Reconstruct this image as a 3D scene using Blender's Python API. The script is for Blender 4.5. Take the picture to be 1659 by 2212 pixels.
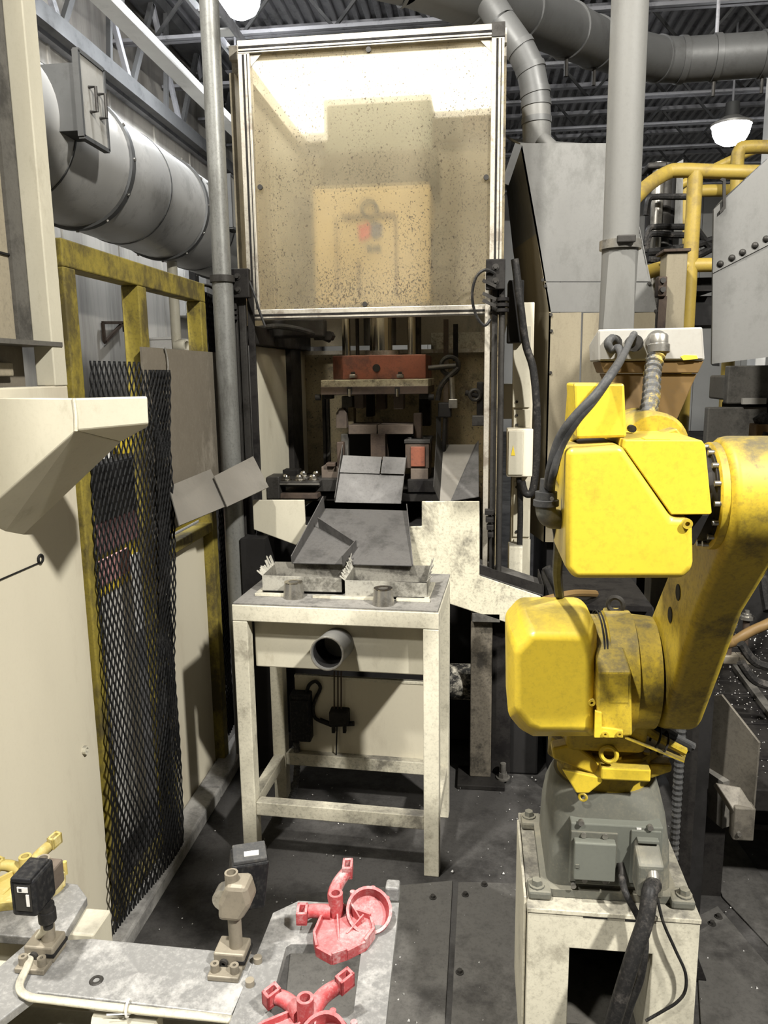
import bpy, bmesh, math, random
from mathutils import Vector, Matrix

for o in list(bpy.data.objects):
    bpy.data.objects.remove(o)
random.seed(7)
scene = bpy.context.scene
COL = scene.collection

# ------------------------------------------------------------------ camera
W, H, F = 1659.0, 2212.0, 1661.0
PITCH, YAW, ROLL = (math.radians(a) for a in (10.2, 7.0, 0.75))
CAM = Vector((0.0, 0.0, 1.65))
fwd = Vector((-math.sin(YAW) * math.cos(PITCH), math.cos(YAW) * math.cos(PITCH), -math.sin(PITCH)))
r0 = Vector((math.cos(YAW), math.sin(YAW), 0.0))
u0 = r0.cross(fwd)
rgt = r0 * math.cos(ROLL) - u0 * math.sin(ROLL)
upv = u0 * math.cos(ROLL) + r0 * math.sin(ROLL)
cam_data = bpy.data.cameras.new('camera')
cam_data.sensor_fit = 'HORIZONTAL'
cam_data.sensor_width = 36.0
cam_data.lens = 36.0 * F / W
cam_data.clip_start = 0.02
cam_data.clip_end = 200
cam = bpy.data.objects.new('camera', cam_data)
COL.objects.link(cam)
mw = Matrix((rgt, upv, -fwd)).transposed().to_4x4()
mw.translation = CAM
cam.matrix_world = mw
scene.camera = cam

# ------------------------------------------------------------------ light
world = bpy.data.worlds.new('world')
scene.world = world
world.use_nodes = True
bg = world.node_tree.nodes['Background']
bg.inputs[0].default_value = (0.86, 0.90, 1.0, 1)
bg.inputs[1].default_value = 0.012

def area(name, loc, target, energy, size, col=(1.0, 0.975, 0.915)):
    d = bpy.data.lights.new(name, 'AREA')
    d.shape = 'DISK'
    d.size = size
    d.energy = energy
    d.color = col
    o = bpy.data.objects.new(name, d)
    COL.objects.link(o)
    o.location = loc
    o.rotation_euler = (Vector(target) - Vector(loc)).to_track_quat('-Z', 'Y').to_euler()
    return o

area('bay_light', (-1.3, 0.45, 5.3), (-0.4, 2.4, 0.9), 340, 0.26)
area('bay_light', (2.95, -1.15, 5.3), (0.0, 2.0, 1.0), 640, 0.28)
area('bay_light', (-1.7, -1.7, 5.3), (0.0, 2.0, 1.0), 150, 0.35)
area('bay_light', (-2.6, 8.8, 5.5), (-2.6, 8.8, 0), 300, 0.5, (0.90, 0.95, 1.0))
area('bay_light', (-1.9, 4.6, 5.4), (-2.6, 6.5, 2.5), 130, 0.4, (0.96, 0.98, 1.0))
area('bay_light', (3.5, 12.0, 4.85), (3.5, 12.0, 0), 480, 0.5, (0.90, 0.95, 1.0))

vs = scene.view_settings
vs.view_transform = 'Standard'
vs.look = 'None'
vs.gamma = 1.0
vs.use_curve_mapping = False
vs.exposure = 0.2

# ------------------------------------------------------------------ a pixel of the photograph cut with a plane of the room
def ray(px, py):
    return fwd + rgt * ((px - W / 2) / F) + upv * ((H / 2 - py) / F)
def aY(px, py, y):
    d = ray(px, py); return CAM + d * ((y - CAM.y) / d.y)
def aX(px, py, x):
    d = ray(px, py); return CAM + d * ((x - CAM.x) / d.x)
def aZ(px, py, z):
    d = ray(px, py); return CAM + d * ((z - CAM.z) / d.z)
def V(*a):
    return Vector(a)
def polyY(pts, y):
    return [aY(p[0], p[1], y) for p in pts]

# ------------------------------------------------------------------ objects
ORG = {}
def link(o):
    COL.objects.link(o); return o
def tag(o, label=None, cat=None, group=None, kind=None):
    if label: o['label'] = label
    if cat: o['category'] = cat
    if group: o['group'] = group
    if kind: o['kind'] = kind
    return o
def thing(name, label, cat, loc, group=None):
    o = link(bpy.data.objects.new(name, None))
    o.empty_display_size = 0.05
    o.location = loc
    ORG[o.name] = Vector(loc)
    return tag(o, label, cat, group)
def setting(name, loc=(0, 0, 0), label=None):
    o = link(bpy.data.objects.new(name, None))
    o.location = loc
    ORG[o.name] = Vector(loc)
    return tag(o, label, None, None, 'structure')

def frame_of(axis):
    axis = Vector(axis).normalized()
    a = Vector((0, 0, 1)) if abs(axis.z) < 0.9 else Vector((1, 0, 0))
    u = axis.cross(a).normalized()
    return u, axis.cross(u).normalized(), axis

def smooth_path(pts, k=6):
    pts = [Vector(p) for p in pts]
    out = []
    n = len(pts)
    for i in range(n - 1):
        a = pts[max(i - 1, 0)]; b = pts[i]; c = pts[i + 1]; d = pts[min(i + 2, n - 1)]
        for j in range(k):
            t = j / k
            out.append(0.5 * ((2 * b) + (c - a) * t + (2 * a - 5 * b + 4 * c - d) * t * t + (3 * b - a - 3 * c + d) * t ** 3))
    out.append(pts[-1])
    return out

class MB:
    def __init__(s):
        s.v = []; s.f = []
    def add(s, vs_, fs):
        n = len(s.v)
        s.v += [Vector(p) for p in vs_]
        s.f += [[i + n for i in f] for f in fs]
        return s
    def poly(s, pts):
        return s.add(pts, [list(range(len(pts)))])
    def box(s, x0, x1, y0, y1, z0, z1):
        p = [(x0, y0, z0), (x1, y0, z0), (x1, y1, z0), (x0, y1, z0), (x0, y0, z1), (x1, y0, z1), (x1, y1, z1), (x0, y1, z1)]
        return s.add(p, [[0, 3, 2, 1], [4, 5, 6, 7], [0, 1, 5, 4], [1, 2, 6, 5], [2, 3, 7, 6], [3, 0, 4, 7]])
    def obox(s, c, ax, ay, az):
        c = Vector(c); ax = Vector(ax); ay = Vector(ay); az = Vector(az)
        p = [c + ax * i + ay * j + az * k for k in (-1, 1) for i, j in ((-1, -1), (1, -1), (1, 1), (-1, 1))]
        return s.add(p, [[0, 3, 2, 1], [4, 5, 6, 7], [0, 1, 5, 4], [1, 2, 6, 5], [2, 3, 7, 6], [3, 0, 4, 7]])
    def loft(s, A, B):
        n = len(A)
        return s.add(list(A) + list(B), [list(range(n))[::-1], list(range(n, 2 * n))] + [[i, (i + 1) % n, n + (i + 1) % n, n + i] for i in range(n)])
    def prism(s, A, vec):
        vec = Vector(vec)
        return s.loft(A, [Vector(p) + vec for p in A])
    def bar(s, p0, p1, w, h, up=(0, 0, 1)):
        p0 = Vector(p0); p1 = Vector(p1); d = (p1 - p0).normalized()
        u = d.cross(Vector(up))
        if u.length < 1e-4: u = d.cross(Vector((0, 1, 0)))
        u.normalize(); n = u.cross(d)
        return s.obox((p0 + p1) / 2, u * w / 2, (p1 - p0) / 2, n * h / 2)
    def cyl(s, p0, p1, r0, r1=None, n=16, cap=True):
        p0 = Vector(p0); p1 = Vector(p1); r1 = r0 if r1 is None else r1
        u, w, a = frame_of(p1 - p0)
        A = [p0 + (u * math.cos(t) + w * math.sin(t)) * r0 for t in [2 * math.pi * i / n for i in range(n)]]
        B = [p1 + (u * math.cos(t) + w * math.sin(t)) * r1 for t in [2 * math.pi * i / n for i in range(n)]]
        fs = [[i, (i + 1) % n, n + (i + 1) % n, n + i] for i in range(n)]
        if cap: fs += [list(range(n))[::-1], list(range(n, 2 * n))]
        return s.add(A + B, fs)
    def lathe(s, p0, axis, prof, n=24):
        p0 = Vector(p0); u, w, a = frame_of(axis)
        vs_ = []
        for (d, r) in prof:
            for i in range(n):
                t = 2 * math.pi * i / n
                vs_.append(p0 + a * d + (u * math.cos(t) + w * math.sin(t)) * r)
        m = len(prof)
        fs = []
        for k in range(m - 1):
            for i in range(n):
                fs.append([k * n + i, k * n + (i + 1) % n, (k + 1) * n + (i + 1) % n, (k + 1) * n + i])
        if prof[0][1] > 1e-5: fs.append(list(range(n))[::-1])
        if prof[-1][1] > 1e-5: fs.append([(m - 1) * n + i for i in range(n)])
        return s.add(vs_, fs)
    def hollow(s, p0, p1, ro, ri, n=24):
        p0 = Vector(p0); p1 = Vector(p1); u, w, a = frame_of(p1 - p0)
        T = [2 * math.pi * i / n for i in range(n)]
        vs_ = []
        for p, r in ((p0, ro), (p1, ro), (p1, ri), (p0, ri)):
            vs_ += [p + (u * math.cos(t) + w * math.sin(t)) * r for t in T]
        fs = []
        for k in range(4):
            k2 = (k + 1) % 4
            for i in range(n):
                fs.append([k * n + i, k * n + (i + 1) % n, k2 * n + (i + 1) % n, k2 * n + i])
        return s.add(vs_, fs)
    def tube(s, path, r, n=8, cap=True):
        path = [Vector(p) for p in path]; m = len(path)
        R = r if isinstance(r, (list, tuple)) else [r] * m
        u = None; vs_ = []
        for i in range(m):
            t = (path[min(i + 1, m - 1)] - path[max(i - 1, 0)]).normalized()
            if u is None: u = frame_of(t)[0]
            u = (u - t * u.dot(t)).normalized(); w = t.cross(u)
            for k in range(n):
                a = 2 * math.pi * k / n
                vs_.append(path[i] + (u * math.cos(a) + w * math.sin(a)) * R[i])
        fs = [[i * n + k, i * n + (k + 1) % n, (i + 1) * n + (k + 1) % n, (i + 1) * n + k] for i in range(m - 1) for k in range(n)]
        if cap: fs += [list(range(n))[::-1], [(m - 1) * n + k for k in range(n)]]
        return s.add(vs_, fs)
    def torus(s, c, axis, R, r, n=20, m=8):
        c = Vector(c); u, w, a = frame_of(axis)
        vs_ = []
        for i in range(n):
            t = 2 * math.pi * i / n; d = u * math.cos(t) + w * math.sin(t)
            for k in range(m):
                q = 2 * math.pi * k / m
                vs_.append(c + d * (R + r * math.cos(q)) + a * r * math.sin(q))
        return s.add(vs_, [[i * m + k, ((i + 1) % n) * m + k, ((i + 1) % n) * m + (k + 1) % m, i * m + (k + 1) % m] for i in range(n) for k in range(m)])
    def hexbolt(s, p, axis, r, h):
        p = Vector(p); a = Vector(axis).normalized()
        s.cyl(p, p + a * h * 0.25, r * 1.45, n=12)
        return s.cyl(p + a * h * 0.25, p + a * h, r, r * 0.9, n=6)
    def build(s, name, mat, parent=None, bevel=0, smooth=False, seg=2, kind=None):
        org = ORG[parent.name] if parent is not None else Vector((0, 0, 0))
        me = bpy.data.meshes.new(name)
        me.from_pydata([tuple(p - org) for p in s.v], [], s.f)
        b = bmesh.new(); b.from_mesh(me)
        bmesh.ops.recalc_face_normals(b, faces=b.faces)
        b.to_mesh(me); b.free()
        me.materials.append(mat)
        if smooth:
            me.polygons.foreach_set('use_smooth', [True] * len(me.polygons))
            me.set_sharp_from_angle(angle=math.radians(40))
        o = link(bpy.data.objects.new(name, me))
        if parent is not None: o.parent = parent
        ORG[o.name] = org
        if bevel:
            md = o.modifiers.new('bevel', 'BEVEL'); md.width = bevel; md.segments = seg
            md.limit_method = 'ANGLE'; md.angle_limit = math.radians(35)
            if seg > 2:
                me.polygons.foreach_set('use_smooth', [True] * len(me.polygons)); md.harden_normals = True
        if kind: o['kind'] = kind
        return o

def B(x0, x1, y0, y1, z0, z1):
    return MB().box(x0, x1, y0, y1, z0, z1)
def pbox(x0, y0, x1, y1, Y0, Y1):
    """box whose front face at depth Y0 spans the two photo corners, going back to Y1"""
    a = aY(x0, y0, Y0); b = aY(x1, y1, Y0)
    return MB().box(min(a.x, b.x), max(a.x, b.x), Y0, Y1, min(a.z, b.z), max(a.z, b.z))

# ------------------------------------------------------------------ materials
def mat(name, col, rough=0.55, metal=0.0, dirt=(0.04, 0.035, 0.03), amt=0.35, scale=5.0, streak=1.0, fine=0.25,
        speck=0.0, speck_scale=60.0, speck_col=None, bump=0.0, var=0.12, dust=None, dust_k=0.8, spec=None):
    m = bpy.data.materials.new(name); m.use_nodes = True
    nt = m.node_tree; N = nt.nodes; L = nt.links
    bs = N['Principled BSDF']
    bs.inputs['Roughness'].default_value = rough
    bs.inputs['Metallic'].default_value = metal
    lum = sum(col) / 3
    bs.inputs['Specular IOR Level'].default_value = spec if spec is not None else (0.10 if lum < 0.06 else 0.22 if lum < 0.2 else 0.35)
    tc = N.new('ShaderNodeTexCoord'); mp = N.new('ShaderNodeMapping')
    mp.inputs['Scale'].default_value = (1, 1, 1.0 / streak)
    L.new(tc.outputs['Object'], mp.inputs['Vector'])
    class tc_raw: outputs = {'Vector': tc.outputs['Object']}
    def noise(sc, det=5, ro=0.6, src=mp):
        n = N.new('ShaderNodeTexNoise'); n.inputs['Scale'].default_value = sc
        n.inputs['Detail'].default_value = det; n.inputs['Roughness'].default_value = ro
        L.new(src.outputs['Vector'], n.inputs['Vector']); return n
    def ramp(n, a, b):
        r = N.new('ShaderNodeMapRange'); r.inputs['From Min'].default_value = a; r.inputs['From Max'].default_value = b
        L.new(n.outputs['Fac'], r.inputs['Value']); return r
    def mix(fac, a, b, k=1.0):
        x = N.new('ShaderNodeMix'); x.data_type = 'RGBA'
        mu = N.new('ShaderNodeMath'); mu.operation = 'MULTIPLY'; mu.inputs[1].default_value = k
        L.new(fac, mu.inputs[0]); L.new(mu.outputs[0], x.inputs['Factor'])
        for v, i in ((a, 6), (b, 7)):
            if isinstance(v, tuple): x.inputs[i].default_value = (*v, 1)
            else: L.new(v, x.inputs[i])
        return x.outputs[2]
    n1 = noise(scale * 0.45, 3)
    c = mix(ramp(n1, 0.35, 0.7).outputs[0], col, tuple(k * (1 - var * 2) for k in col), 1.0)
    n2 = noise(scale, 10, 0.74)
    c = mix(ramp(n2, 0.63 - 0.30 * amt, 0.74 - 0.27 * amt).outputs[0], c, dirt, min(1.0, 0.35 + amt))
    n3 = noise(scale * 9, 4, 0.7)
    c = mix(ramp(n3, 0.5, 0.75).outputs[0], c, dirt, fine)
    n5 = noise(110, 6, 0.72, src=tc_raw)
    c = mix(ramp(n5, 0.50, 0.68).outputs[0], c, dirt, min(0.6, fine * 1.3))
    if speck > 0:
        n4 = noise(speck_scale, 4, 0.62, src=tc_raw)
        c = mix(ramp(n4, 0.70 - 0.12 * speck, 0.78 - 0.12 * speck).outputs[0], c, speck_col or dirt, 0.85)
    if dust:
        ge = N.new('ShaderNodeNewGeometry'); sx = N.new('ShaderNodeSeparateXYZ'); L.new(ge.outputs['Normal'], sx.inputs[0])
        mz = N.new('ShaderNodeMapRange'); mz.inputs['From Min'].default_value = 0.45; mz.inputs['From Max'].default_value = 0.92
        L.new(sx.outputs['Z'], mz.inputs['Value'])
        nd = ramp(n2, 0.25, 0.62)
        mm = N.new('ShaderNodeMath'); mm.operation = 'MULTIPLY'; L.new(mz.outputs[0], mm.inputs[0]); L.new(nd.outputs[0], mm.inputs[1])
        c = mix(mm.outputs[0], c, dust, dust_k)
    L.new(c, bs.inputs['Base Color'])
    rr = ramp(n2, 0.3, 0.8)
    rr.inputs['To Min'].default_value = max(0.05, rough - 0.1); rr.inputs['To Max'].default_value = min(1, rough + 0.15)
    L.new(rr.outputs[0], bs.inputs['Roughness'])
    if bump > 0:
        bp = N.new('ShaderNodeBump'); bp.inputs['Strength'].default_value = bump; bp.inputs['Distance'].default_value = 0.004
        L.new(n3.outputs['Fac'], bp.inputs['Height']); L.new(bp.outputs['Normal'], bs.inputs['Normal'])
    return m

def emit(name, col, strength):
    m = bpy.data.materials.new(name); m.use_nodes = True
    nt = m.node_tree; nt.nodes.clear()
    e = nt.nodes.new('ShaderNodeEmission'); e.inputs[0].default_value = (*col, 1); e.inputs[1].default_value = strength
    o = nt.nodes.new('ShaderNodeOutputMaterial'); nt.links.new(e.outputs[0], o.inputs[0])
    return m

GR = (0.03, 0.027, 0.024)
cream = mat('cream_paint', (0.52, 0.485, 0.38), 0.5, dirt=(0.30, 0.26, 0.19), amt=0.22, scale=6, fine=0.12, streak=2, dust=(0.10, 0.095, 0.085), dust_k=0.6)
cream_dirty = mat('cream_paint_grimy', (0.59, 0.55, 0.43), 0.55, dirt=(0.05, 0.044, 0.036), amt=0.42, scale=3.5, fine=0.30, speck=0.15, speck_scale=140, dust=(0.07, 0.066, 0.06))
cream_worn = mat('cream_paint_worn', (0.63, 0.59, 0.465), 0.55, dirt=(0.13, 0.11, 0.08), amt=0.25, scale=5, fine=0.24, speck=0.05, speck_scale=170, dust=(0.10, 0.095, 0.085), dust_k=0.85)
cream_panel = mat('cream_panel', (0.61, 0.56, 0.435), 0.5, dirt=(0.42, 0.37, 0.28), amt=0.35, scale=2.5, fine=0.08, streak=3, speck=0.0)
tan = mat('tan_panel', (0.3, 0.26, 0.185), 0.6, amt=0.2, scale=5, fine=0.2, streak=2)
tan_speck = mat('tan_spattered', (0.33, 0.27, 0.16), 0.6, dirt=GR, amt=0.35, scale=6, fine=0.3, speck=0.7, speck_scale=55)
brown_panel = mat('brown_grey_panel', (0.15, 0.13, 0.1), 0.6, dirt=(0.25, 0.225, 0.18), amt=0.30, scale=5, fine=0.15, streak=1.6)
plate_grey = mat('dull_metal_plate', (0.2, 0.185, 0.16), 0.5, metal=0.15, dirt=(0.13, 0.12, 0.1), amt=0.3, scale=6, fine=0.12)
yellow = mat('robot_yellow', (0.72, 0.525, 0.042), 0.38, dirt=(0.22, 0.16, 0.03), amt=0.14, scale=6, fine=0.16, var=0.06, spec=0.5, dust=(0.11, 0.095, 0.055), dust_k=0.8)
yellow_dirty = mat('robot_yellow_dusty', (0.5, 0.36, 0.03), 0.5, dirt=(0.07, 0.058, 0.03), amt=0.42, scale=6, fine=0.30, dust=(0.075, 0.065, 0.045), dust_k=0.9)
fence_yellow = mat('fence_yellow', (0.24, 0.19, 0.035), 0.5, dirt=(0.06, 0.048, 0.022), amt=0.55, scale=7, fine=0.35, streak=1.5, speck=.1, speck_scale=120)
rail_yellow = mat('rail_yellow', (0.38, 0.27, 0.05), 0.5, dirt=(0.18, 0.13, 0.05), amt=0.4, scale=5, fine=0.2)
robot_grey = mat('robot_grey', (0.125, 0.125, 0.105), 0.5, dirt=(0.26, 0.235, 0.17), amt=0.32, scale=5, fine=0.15, dust=(0.22, 0.20, 0.15), dust_k=0.5)
robot_grey_dark = mat('robot_grey_plain', (0.155, 0.16, 0.135), 0.45, dirt=(0.09, 0.09, 0.08), amt=0.2, scale=6, fine=0.12)
black = mat('black_plastic', (0.014, 0.014, 0.015), 0.5, dirt=(0.10, 0.095, 0.085), amt=0.25, scale=12, fine=0.15)
black_mesh = mat('black_mesh_paint', (0.007, 0.007, 0.0072), 0.55, dirt=(0.02, 0.019, 0.018), amt=0.4, scale=10, fine=0.2)
rubber = mat('grey_cable', (0.055, 0.055, 0.055), 0.5, dirt=(0.16, 0.15, 0.13), amt=0.3, scale=14, fine=0.15)
rubber_dark = mat('black_cable', (0.018, 0.0175, 0.017), 0.45, dirt=(0.10, 0.09, 0.08), amt=0.3, scale=14, fine=0.15)
steel_dark = mat('dark_steel', (0.05, 0.047, 0.043), 0.5, metal=0.4, dirt=(0.018, 0.016, 0.014), amt=0.4, scale=8, fine=0.3)
steel_grime = mat('grime_steel', (0.026, 0.024, 0.022), 0.6, metal=0.2, dirt=(0.009, 0.008, 0.008), amt=0.5, scale=9, fine=0.3)
chute_steel = mat('dusty_chute_steel', (0.105, 0.1, 0.095), 0.55, metal=0.2, dirt=(0.045, 0.043, 0.04), amt=0.4, scale=6, fine=0.25, speck=0.10, speck_scale=170, speck_col=(0.26, 0.25, 0.24))
table_dust = mat('table_dust', (0.20, 0.19, 0.172), 0.75, dirt=(0.07, 0.066, 0.06), amt=0.45, scale=10, fine=0.35, bump=.2)
steel = mat('bare_steel', (0.42, 0.40, 0.36), 0.32, metal=0.8, dirt=(0.10, 0.09, 0.07), amt=0.35, scale=9, fine=0.2)
tray_steel = mat('tray_steel', (0.46, 0.44, 0.38), 0.42, metal=0.3, dirt=(0.06, 0.055, 0.045), amt=0.42, scale=7, fine=0.2)
chrome = mat('chrome_rod', (0.62, 0.58, 0.50), 0.18, metal=1.0, dirt=(0.2, 0.17, 0.12), amt=0.15, scale=6, fine=0.05, streak=6)
galv = mat('galvanised_duct', (0.6, 0.585, 0.55), 0.40, metal=0.3, dirt=(0.33, 0.32, 0.30), amt=0.35, scale=2.5, fine=0.08)
galv_dark = mat('grey_duct', (0.115, 0.115, 0.112), 0.5, metal=0.3, dirt=(0.07, 0.068, 0.065), amt=0.3, scale=3, fine=0.1)
crusted = mat('crusted_steel', (0.15, 0.13, 0.10), 0.7, dirt=(0.02, 0.018, 0.015), amt=0.5, scale=7, fine=0.4, speck=0.35, speck_scale=60, bump=.3)
crusted_motor = mat('speckled_motor', (0.42, 0.39, 0.32), 0.7, dirt=(0.012, 0.011, 0.01), amt=0.7, scale=28, fine=0.5, bump=.3)
cream_grimed = mat('cream_heavy_grime', (0.58, 0.54, 0.41), 0.6, dirt=(0.06, 0.053, 0.043), amt=0.46, scale=3.4, fine=0.35, speck=0.1, speck_scale=150)
plate_dark = mat('dark_plate', (0.15, 0.135, 0.11), 0.55, metal=.2, dirt=(0.05, 0.045, 0.038), amt=0.45, scale=8, fine=0.3)
grey_sheet = mat('grey_sheet_metal', (0.165, 0.162, 0.152), 0.5, metal=0.2, dirt=(0.1, 0.098, 0.09), amt=0.45, scale=3.5, fine=0.15, streak=1.5)
hood_tan = mat('hood_tan', (0.22, 0.19, 0.13), 0.55, dirt=(0.1, 0.08, 0.055), amt=0.35, scale=7, fine=0.2, streak=5)
pipe_grey = mat('pale_pipe', (0.16, 0.157, 0.145), 0.6, dirt=(0.1, 0.097, 0.088), amt=0.4, scale=3, fine=0.15, streak=3)
pole_steel = mat('pole_steel', (0.20, 0.20, 0.185), 0.42, metal=0.4, dirt=(0.07, 0.066, 0.058), amt=0.40, scale=6, fine=0.32, streak=4)
rust_red = mat('rust_red_paint', (0.20, 0.07, 0.042), 0.5, dirt=(0.06, 0.03, 0.024), amt=0.45, scale=8, fine=0.3)
rust_brown = mat('rust_brown', (0.075, 0.055, 0.042), 0.6, dirt=(0.035, 0.027, 0.024), amt=0.45, scale=10, fine=0.3)
die_brown = mat('die_brown', (0.12, 0.095, 0.075), 0.6, dirt=(0.06, 0.045, 0.04), amt=0.4, scale=9, fine=0.25)
spatter_cream = mat('spattered_cream', (0.50, 0.45, 0.33), 0.6, dirt=GR, amt=0.5, scale=8, fine=0.4, speck=0.5, speck_scale=80)
cast_red = mat('red_coated_casting', (0.36, 0.055, 0.058), 0.5, dirt=(0.50, 0.36, 0.35), amt=0.35, scale=22, fine=0.2, dust=(0.48, 0.25, 0.25), dust_k=0.55)
cast_yellow = mat('yellow_casting', (0.48, 0.38, 0.12), 0.5, dirt=(0.6, 0.52, 0.3), amt=0.3, scale=18, fine=0.15)
alu = mat('dusty_aluminium', (0.2, 0.197, 0.19), 0.5, metal=0.25, dirt=(0.42, 0.41, 0.39), amt=0.40, scale=8, fine=0.28, speck=0.08, speck_scale=70, speck_col=(0.12, 0.115, 0.11))
alu_edge = mat('cream_edged_block', (0.24, 0.21, 0.16), 0.5, metal=0.2, dirt=(0.12, 0.105, 0.08), amt=0.35, scale=14, fine=0.2)
profile_alu = mat('aluminium_profile', (0.52, 0.48, 0.40), 0.4, metal=0.5, dirt=(0.16, 0.13, 0.10), amt=0.4, scale=12, fine=0.3, speck=0.2)
kerb_mat = mat('kerb_concrete', (0.30, 0.29, 0.27), 0.8, dirt=(0.10, 0.095, 0.09), amt=0.45, scale=6, fine=0.25)
floor_mat = mat('floor_grime', (0.062, 0.059, 0.056), 0.55, dirt=(0.02, 0.019, 0.018), amt=0.55, scale=2.0, fine=0.3, speck=0.0, speck_scale=140, speck_col=(0.30, 0.29, 0.27), bump=0.2)
floor_plate_mat = mat('floor_plate', (0.105, 0.1, 0.092), 0.5, metal=0.2, dirt=(0.032, 0.03, 0.028), amt=0.5, scale=2.6, fine=0.3, speck=0.0, speck_scale=140, speck_col=(0.3, 0.29, 0.27), bump=0.15)
wall_mat = mat('wall_panel_paint', (0.50, 0.475, 0.43), 0.65, dirt=(0.28, 0.265, 0.24), amt=0.55, scale=1.6, fine=0.06, streak=14)
white_wall = mat('white_wall', (0.75, 0.74, 0.70), 0.7, amt=0.1, scale=1.0, fine=0.03)
deck_mat = mat('roof_deck', (0.34, 0.34, 0.355), 0.6, metal=0.2, dirt=(0.07, 0.07, 0.07), amt=0.35, scale=2, fine=0.1)
joist_mat = mat('joist_paint', (0.34, 0.34, 0.36), 0.55, dirt=(0.09, 0.09, 0.09), amt=0.35, scale=3, fine=0.1)
truss_dark = mat('truss_dark', (0.10, 0.10, 0.10), 0.6, dirt=(0.05, 0.05, 0.05), amt=0.35, scale=3, fine=0.1)
beam_light = mat('white_beam', (0.66, 0.65, 0.62), 0.5, dirt=(0.4, 0.4, 0.38), amt=0.25, scale=3, fine=0.06)
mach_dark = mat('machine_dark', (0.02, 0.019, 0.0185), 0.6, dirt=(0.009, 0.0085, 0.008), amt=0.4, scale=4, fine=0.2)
mach_mid = mat('machine_mid', (0.11, 0.103, 0.09), 0.6, dirt=(0.03, 0.028, 0.025), amt=0.45, scale=5, fine=0.25)
box_brown = mat('brown_and_bounce_tint', (0.17, 0.105, 0.04), 0.5, dirt=(0.12, 0.08, 0.04), amt=0.35, scale=7, fine=0.2)  # also paints shade and yellow bounce under the junction box
box_pale = mat('pale_box_paint', (0.37, 0.355, 0.32), 0.45, dirt=(0.25, 0.23, 0.19), amt=0.32, scale=7, fine=0.15)
red_paint = mat('logo_red', (0.62, 0.03, 0.05), 0.5, amt=0.05, fine=0.03)
blue_paint = mat('logo_blue', (0.03, 0.05, 0.16), 0.5, amt=0.05, fine=0.03)
ink = mat('dark_print', (0.05, 0.05, 0.05), 0.5, amt=0.05, fine=0.03)
warn_yellow = mat('warning_yellow', (0.8, 0.6, 0.05), 0.5, amt=0.05, fine=0.03)
white_paint = mat('white_print', (0.72, 0.70, 0.66), 0.5, amt=0.15, fine=0.08)
pink_box = mat('pink_board', (0.55, 0.28, 0.27), 0.6, amt=0.1, fine=0.05)
lamp_glow = emit('lamp_glow', (0.97, 0.98, 1.0), 40)
added_glow = emit('added_roof_glow', (1.0, 0.98, 0.92), 2.8)  # glow of the added roof sheet, no real lamp there
press_yellow = mat('press_yellow', (0.66, 0.52, 0.27), 0.5, dirt=(0.4, 0.30, 0.14), amt=0.2, scale=4, fine=0.1)
press_green = mat('press_green_grey', (0.2, 0.22, 0.19), 0.5, amt=0.1, fine=0.06)

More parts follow.
